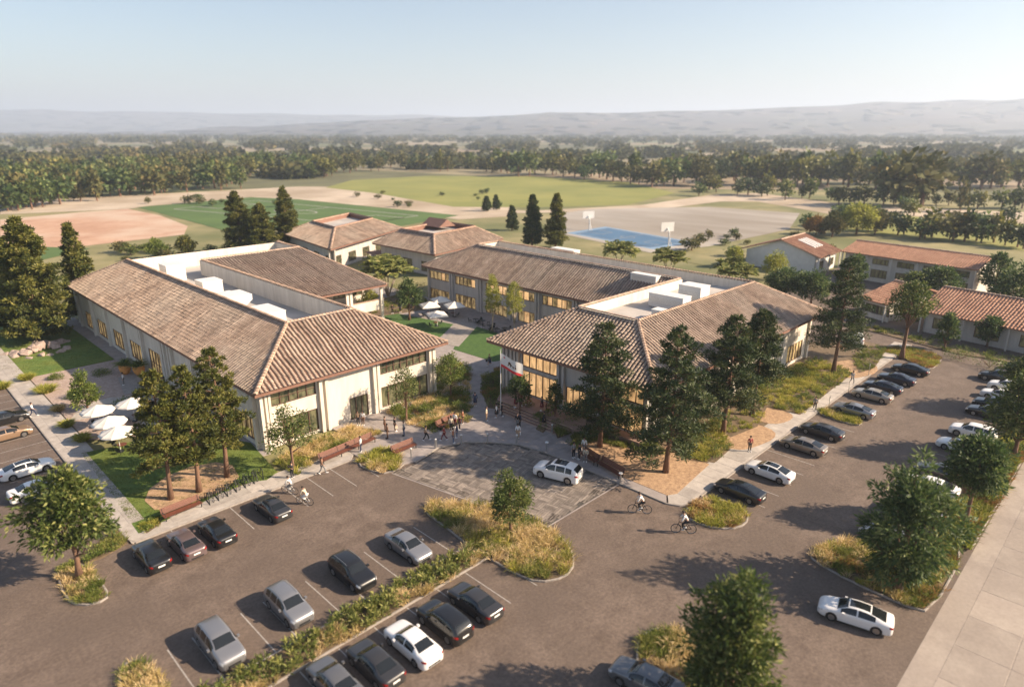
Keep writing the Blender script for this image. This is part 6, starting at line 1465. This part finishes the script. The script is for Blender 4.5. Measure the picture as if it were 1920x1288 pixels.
fpoly('grass_plot',[(.85,1.09),(2.25,1.11),(2.15,1.2),(.95,1.2)],M['flaggreen'],.012)
# ================================================================== people
def skin_mesh(name,verts,edges,rad,root=0,sub=1):
    me=bpy.data.meshes.new(name+'_src'); me.from_pydata(verts,edges,[]); o=bpy.data.objects.new(name+'_src',me); COL.objects.link(o)
    m=o.modifiers.new('s','SKIN'); sk=me.skin_vertices[0].data
    for i,r in enumerate(rad):
        sk[i].radius=(r,r) if not hasattr(r,'__len__') else r; sk[i].use_root=(i==root)
    m.use_smooth_shade=True; s=o.modifiers.new('u','SUBSURF'); s.levels=sub; s.render_levels=sub
    dg=bpy.context.evaluated_depsgraph_get(); ev=o.evaluated_get(dg); out=bpy.data.meshes.new_from_object(ev); out.name=name
    bpy.data.objects.remove(o); return out
def joints(pose):
    J=dict(pel=(0,0,.94),wa=(0,0,1.08),ch=(.01,0,1.28),nk=(.01,0,1.47),hd0=(.03,0,1.55),hd=(.035,0,1.64))
    for s,sg in (('l',1),('r',-1)):
        J['sh'+s]=(0,sg*.18,1.41); J['el'+s]=(-.03,sg*.245,1.13); J['wr'+s]=(.05,sg*.25,.88); J['ha'+s]=(.07,sg*.25,.79)
        J['hp'+s]=(0,sg*.09,.90); J['kn'+s]=(.02,sg*.10,.50); J['an'+s]=(0,sg*.10,.08); J['to'+s]=(.16,sg*.11,.035)
    if pose=='walk':
        J.update(knl=(.22,.10,.53),anl=(.30,.10,.11),tol=(.46,.11,.09),knr=(-.08,-.10,.50),anr=(-.34,-.10,.16),tor=(-.22,-.11,.04),ell=(-.14,.24,1.15),wrl=(-.20,.25,.91),hal=(-.19,.25,.82),elr=(.10,-.24,1.15),wrr=(.28,-.22,.98),har=(.35,-.21,.93))
    if pose=='arms':
        J.update(ell=(.10,.26,1.16),wrl=(.30,.12,1.20),hal=(.36,.06,1.24),elr=(.08,-.26,1.16),wrr=(.28,-.14,1.15),har=(.34,-.08,1.17),knl=(.06,.11,.5),anl=(.03,.13,.08),tol=(.18,.14,.035))
    if pose=='sit':
        dz=-.40; J={k:(v[0]-.05,v[1],v[2]+dz) for k,v in J.items()}
        for s,sg in (('l',1),('r',-1)):
            J['kn'+s]=(.42,sg*.13,.52); J['an'+s]=(.46,sg*.12,.09); J['to'+s]=(.62,sg*.12,.04); J['el'+s]=(.05,sg*.25,.78); J['wr'+s]=(.27,sg*.16,.62); J['ha'+s]=(.35,sg*.13,.60)
    if pose=='ride':
        J=dict(pel=(-.24,0,1.02),wa=(-.17,0,1.15),ch=(-.04,0,1.32),nk=(.06,0,1.50),hd0=(.10,0,1.57),hd=(.12,0,1.66))
        for s,sg in (('l',1),('r',-1)):
            J['sh'+s]=(.02,sg*.18,1.44); J['el'+s]=(.14,sg*.26,1.22); J['wr'+s]=(.24,sg*.25,1.05); J['ha'+s]=(.28,sg*.25,1.02); J['hp'+s]=(-.23,sg*.09,.98)
        J.update(knl=(.16,.12,.80),anl=(-.12,.13,.55),tol=(-.02,.13,.50),knr=(.10,-.12,.60),anr=(-.04,-.13,.22),tor=(.10,-.13,.17))
    return J
def chain(J,names,rad,extra=None):
    V=[];E=[];Rr=[];ix={}
    for n in names: ix[n]=len(V); V.append(J[n]); Rr.append(rad[n])
    return V,ix,Rr
PM={}
def person_meshes(pose,dress=False):
    J=joints(pose); br=dict(pel=(.12,.09),wa=(.115,.085),ch=(.135,.095),nk=.052,hd0=.075,hd=.095)
    for s in 'lr': br.update({'sh'+s:.05,'el'+s:.038,'wr'+s:.028,'ha'+s:.038,'hp'+s:.085,'kn'+s:.055,'an'+s:.038,'to'+s:.03})
    names=['pel','wa','ch','nk','hd0','hd']+[a+s for s in 'lr' for a in ('sh','el','wr','ha','hp','kn','an','to')]
    ED=[('pel','wa'),('wa','ch'),('ch','nk'),('nk','hd0'),('hd0','hd')]+[e for s in 'lr' for e in (('ch','sh'+s),('sh'+s,'el'+s),('el'+s,'wr'+s),('wr'+s,'ha'+s),('pel','hp'+s),('hp'+s,'kn'+s),('kn'+s,'an'+s),('an'+s,'to'+s))]
    def build(nm,names,edges,rad,root,g=0.0):
        ix={n:i for i,n in enumerate(names)}; R2=[]
        for n in names:
            r=rad[n]; R2.append((r[0]+g,r[1]+g) if hasattr(r,'__len__') else (r+g,r+g))
        return skin_mesh(nm,[J[n] for n in names],[(ix[a],ix[b]) for a,b in edges],R2,ix[root])
    body=build('body',names,ED,br,'pel')
    # fingers, nose and ears added to the body surface
    mb=MB()
    for s,sg in (('l',1),('r',-1)):
        w=Vector(J['wr'+s]); h=Vector(J['ha'+s]); d=(h-w).normalized(); sd=Vector((0,1,0)).cross(d).normalized()
        for k,(o,l) in enumerate(((-.027,.065),(-.009,.078),(.009,.072),(.027,.055))):
            a=h+sd*o; mb.tube([tuple(a),tuple(a+d*l*.6+Vector((0,-sg*.008,0))),tuple(a+d*l+Vector((0,-sg*.022,0)))],[.010,.009,.006],5)
        a=w+d*.05+sd*.03; mb.tube([tuple(a),tuple(a+d*.05+sd*.03)],[.011,.008],5)
    h=Vector(J['hd']); mb.tube([tuple(h+Vector((.085,0,.015))),tuple(h+Vector((.115,0,-.02)))],[.008,.016],5)
    for sg in (1,-1): mb.box(h.x-.02,h.x+.01,h.y+sg*.088,h.y+sg*.104,h.z-.025,h.z+.03)
    o=len(body.vertices)
    V=[tuple(v.co) for v in body.vertices]+mb.v; F=[tuple(p.vertices) for p in body.polygons]+[tuple(i+o for i in f) for f in mb.f]
    b2=bpy.data.meshes.new('body'); b2.from_pydata(V,[],F); b2.polygons.foreach_set('use_smooth',[True]*len(F)); b2.update()
    out={'body':b2}
    tr=dict(br); 
    for s in 'lr': J['cu'+s]=tuple(Vector(J['el'+s])*.25+Vector(J['wr'+s])*.75); tr['cu'+s]=.036
    out['shirt']=build('shirt',['pel','wa','ch','nk']+[a+s for s in 'lr' for a in ('sh','el','cu')],[('pel','wa'),('wa','ch'),('ch','nk')]+[e for s in 'lr' for e in (('ch','sh'+s),('sh'+s,'el'+s),('el'+s,'cu'+s))],tr,'pel',.018)
    ln=['pel']+[a+s for s in 'lr' for a in ('hp','kn','an')]
    out['trousers']=build('trousers',ln,[e for s in 'lr' for e in (('pel','hp'+s),('hp'+s,'kn'+s),('kn'+s,'an'+s))],tr,'pel',.017)
    mb=MB()
    for s in 'lr':
        a,t=Vector(J['an'+s]),Vector(J['to'+s]); d=(t-a); dd=Vector((d.x,d.y,0)).normalized()
        mb.tube([tuple(a-dd*.05+Vector((0,0,-.02))),tuple(a+Vector((0,0,-.02))),tuple(t),tuple(t+dd*.07)],[.04,.055,.045,.025],8)
    out['shoes']=mb.mesh('shoes',smooth=True)
    h=Vector(J['hd']); V=[];
    import bmesh
    bm=bmesh.new(); bmesh.ops.create_icosphere(bm,subdivisions=2,radius=.112)
    for q in bm.verts:
        q.co.x-=.018; q.co.z=q.co.z*1.12+.012
        if q.co.x>.05 and q.co.z<.045: q.co.x=.05-.02*(.045-q.co.z)*8
        q.co+=h
    hm=bpy.data.meshes.new('hair'); bm.to_mesh(hm); bm.free(); hm.polygons.foreach_set('use_smooth',[True]*len(hm.polygons)); out['hair']=hm
    mb=MB(); p=Vector(J['wa']); mb.lathe((p.x,p.y,0),[(.24,.5),(.20,.8),(.15,p.z)],14); out['skirt']=mb.mesh('skirt',smooth=True)
    mb=MB()
    for sg in (1,-1): mb.box(h.x+.084,h.x+.094,sg*.036-.012,sg*.036+.012,h.z+.0,h.z+.014)
    mb.box(h.x+.080,h.x+.090,-.022,.022,h.z-.055,h.z-.047)
    out['face']=mb.mesh('face')
    c=Vector(J['ch']); mb=MB(); mb.box(c.x-.32,c.x-.13,-.14,.14,c.z-.22,c.z+.12); out['backpack']=mb.mesh('backpack')
    mb=MB(); w=Vector(J['har']); mb.box(w.x-.14,w.x+.14,w.y-.05,w.y+.02,w.z-.34,w.z-.05); out['bag']=mb.mesh('bag')
    return out
for p in ('stand','walk','arms','sit','ride'): PM[p]=person_meshes(p)
CL={}
for n,c in dict(black=(.02,.02,.022),navy=(.03,.04,.08),denim=(.06,.09,.16),white=(.70,.69,.68),grey=(.20,.20,.20),maroon=(.16,.03,.035),brown=(.14,.075,.045),tan=(.40,.28,.18),red=(.30,.06,.05),cream=(.55,.48,.36),olive=(.12,.12,.06),pink=(.45,.28,.25),rust=(.25,.10,.05)).items(): CL[n]=mat('cloth_'+n,c,rough=.9)
CL['hair']=mat('hair',(.025,.016,.012),rough=.7); CL['blond']=mat('hair_fair',(.30,.20,.10),rough=.7)
def person(px,py,face,label,pose='stand',shirt='grey',legs='black',skin=1,hair='hair',skirt=False,pack=None,bag=None,z=ZS,xy=None,sc=1.0,rz=None,grp='people around the buildings'):
    u,v=xy if xy else G(px,py,z); m=PM[pose]
    # face: image direction in degrees (0=right in the picture, 90=away)
    r=rz if rz is not None else AZ+R(face-90)
    e=empty('person',(u,v,z),label,'person',grp,r); e.scale=(sc,)*3
    link('body',m['body'],M['skin1'] if skin==1 else M['skin2'],e,True)
    link('shirt',m['shirt'],CL[shirt],e,True); 
    if skirt: link('skirt',m['skirt'],CL[legs],e,True)
    else: link('trousers',m['trousers'],CL[legs],e,True)
    link('shoes',m['shoes'],CL['white'] if skin==1 and legs!='white' else CL['black'],e,True); link('hair',m['hair'],CL[hair],e,True); link('face',m['face'],CL['maroon'],e,True)
    if pack: link('backpack',m['backpack'],CL[pack],e,True)
    if bag: link('bag',m['bag'],CL[bag],e,True)
    return e
S_=1.12
pl=[ # px,py(foot),face,label,pose,shirt,legs,opts
 (63,781,20,'person in a pale shirt and dark trousers walking on the left path',dict(pose='walk',shirt='white',legs='navy')),
 (233,722,200,'small person in a light top standing near the orange pots',dict(shirt='white',legs='grey')),
 (549,896,160,'person in black with a trailing jacket crossing the front pavement',dict(shirt='black',legs='black',pose='arms')),
 (605,888,0,'person in a tan jacket and pale trousers walking beside the long bench',dict(pose='walk',shirt='brown',legs='grey')),
 (677,847,180,'person in a white top and dark blue trousers in front of the long bench',dict(shirt='white',legs='navy')),
 (672,797,270,'person in cream by the glass door of the left building, left of two',dict(shirt='tan',legs='black')),
 (681,797,270,'person in white by the glass door of the left building, right of two',dict(shirt='white',legs='brown')),
 (722,808,20,'person with a big round hairdo in brown on the left terrace',dict(shirt='brown',legs='rust')),
 (727,822,200,'person in all brown nearest the camera on the left terrace',dict(shirt='brown',legs='brown',skin=2)),
 (741,809,30,'person in black carrying a pale bag on the left terrace',dict(shirt='black',legs='brown',bag='cream')),
 (758,817,180,'person in a grey top and jeans with dark hair on the terrace edge',dict(shirt='grey',legs='denim',skin=2)),
 (799,826,0,'person in a tan jacket and black trousers walking right, front of the plaza bed',dict(pose='walk',shirt='tan',legs='black')),
 (833,826,180,'person in a red coat with a white bag walking on the plaza',dict(pose='walk',shirt='red',legs='maroon',bag='white')),
 (850,831,0,'person in blue jeans and a rust top at the front of the plaza group',dict(shirt='rust',legs='denim')),
 (857,821,180,'person in navy behind the jeans wearer in the plaza group',dict(shirt='navy',legs='denim')),
 (846,808,300,'person in black and cream beside the gathering bench',dict(shirt='cream',legs='black')),
 (853,800,250,'person with dark hair and a white top at the back of the gathering',dict(shirt='white',legs='maroon')),
 (862,806,200,'person in maroon at the right side of the gathering',dict(shirt='maroon',legs='black')),
 (891,761,270,'person in dark navy with bare legs standing on the plaza path',dict(shirt='navy',legs='navy',skirt=True)),
 (918,686,200,'person in a dark skirt and light top carrying a bag on the far path',dict(pose='walk',shirt='olive',legs='navy',skirt=True,hair='blond',bag='black')),
 (912,789,0,'person in pale cream clothes standing left of the flagpole',dict(shirt='cream',legs='tan')),
 (931,783,180,'person with a white top and black skirt beside the flagpole, left one',dict(shirt='white',legs='black',skirt=True)),
 (941,781,0,'person in black right behind the flagpole',dict(shirt='black',legs='black')),
 (970,802,270,'person in black at the foot of the steps, left of the standing pair',dict(shirt='black',legs='grey')),
 (975,800,200,'person in dark clothes at the foot of the steps, right of the standing pair',dict(shirt='navy',legs='black',skin=2)),
 (971,822,90,'person in a white top and tan trousers on the plaza before the steps',dict(shirt='white',legs='tan',bag='white')),
 (1020,798,0,'person in a black dress on the entrance terrace step end',dict(shirt='black',legs='black',skirt=True)) ,
 (868,795,180,'person in rust brown bending beside the bench gathering',dict(shirt='rust',legs='brown',pose='arms')),
 (1075,858,300,'person in pale grey at the dark bench group, left of three',dict(shirt='grey',legs='black')),
 (1086,861,200,'person in black and white at the dark bench group, middle of three',dict(shirt='black',legs='black')),
 (1095,849,250,'person in a white coat at the dark bench group, right of three',dict(shirt='white',legs='grey')),
 (1405,846,270,'person with a red top and black trousers on the right pavement',dict(shirt='red',legs='black')),
 (1527,769,250,'man in a grey jacket striding on the right pavement beside the thin post',dict(pose='walk',shirt='grey',legs='black')),
 (1597,719,270,'person in grey with a backpack far up the right pavement',dict(pose='walk',shirt='grey',legs='grey',pack='black')),
 (736,588,270,'dark dressed person on the courtyard path, left of two',dict(shirt='black',legs='black')),
 (751,586,270,'dark dressed person on the courtyard path, right of two',dict(shirt='navy',legs='black',skirt=True)),
]
for px,py,fc,lb,o in pl: person(px,py,fc,lb,sc=S_,**o)
for px,py,fc,lb,o in ((967,764,200,'woman in a dark red skirt on the entrance terrace, leftmost',dict(shirt='black',legs='maroon',skirt=True)),(977,761,0,'person in dark red seated height by the terrace edge, next to the leftmost woman',dict(shirt='maroon',legs='black')),(992,758,200,'person in dark clothes walking on the terrace near the tall windows',dict(pose='walk',shirt='black',legs='rust')),(1016,770,180,'woman in a long maroon skirt in the middle of the entrance terrace',dict(shirt='black',legs='maroon',skirt=True)),(1024,771,0,'child like small figure in maroon beside the long skirted woman',dict(shirt='maroon',legs='black'))):
    person(px,py,fc,lb,z=.8,sc=.8 if 'child' in lb else S_,**o)
person(1185,817,180,'man in black walking past the tall windows behind the first pine','walk','black','black',sc=S_)
# seated on benches
def seated(px,py,face,label,**o):
    u,v=G(px,py,.5); person(0,0,0,label,pose='sit',xy=(u,v),rz=R(face),z=ZS,sc=S_,grp='people sitting on the benches',**o)
seated(846,795,-70,'person in a white shirt sitting at the right end of the gathering bench',shirt='white',legs='black')
seated(1098,856,215,'person in pale clothes sitting on the nearer dark bench',shirt='cream',legs='grey')
# cyclists
for px,py,lb,sh,lg,cm,fc,sc in ((1199,962,'person in a white shirt riding a black bicycle, farther of the two on the asphalt','white','black','darkmetal',0,1.3),(1281,999,'person in a white shirt riding a black bicycle, nearer the grass island','white','black','darkmetal',0,1.3),(544,925,'person in pale clothes on a white bicycle beside the bike racks','white','grey','white',0,1.12),(572,945,'person in pale grey clothes on a white bicycle, nearer the parking bays','cream','white','white',0,1.12)):
    u,v=G(px,py,0); rz=R(128) if cm=='darkmetal' else R(118)
    b=bicycle((u,v),rz,('black' if cm=='darkmetal' else 'white')+' bicycle under the '+lb.split(' riding')[0].split(' on a')[0]+(', farther one' if 'farther' in lb else ', nearer one' if 'nearer' in lb else ', by the racks'),'ridden bicycles',cm,z=.006); b.scale=(sc,)*3
    person(0,0,0,lb,pose='ride',shirt=sh,legs=lg,xy=(u,v),rz=rz,z=.006,sc=sc,grp='cyclists')
# ================================================================== haze
mh=bpy.data.materials.new('haze'); mh.use_nodes=True; t=mh.node_tree; t.nodes.remove(t.nodes['Principled BSDF'])
pv_=t.nodes.new('ShaderNodeVolumePrincipled'); pv_.inputs['Color'].default_value=(.68,.79,.97,1); pv_.inputs['Density'].default_value=HAZE; pv_.inputs['Anisotropy'].default_value=.2
t.links.new(pv_.outputs[0],t.nodes['Material Output'].inputs['Volume'])
mb=MB(); mb.box(-4300,24300,-4300,24300,-12,520); hz=link('haze',mb.mesh('haze'),mh); tag(hz,kind='stuff')
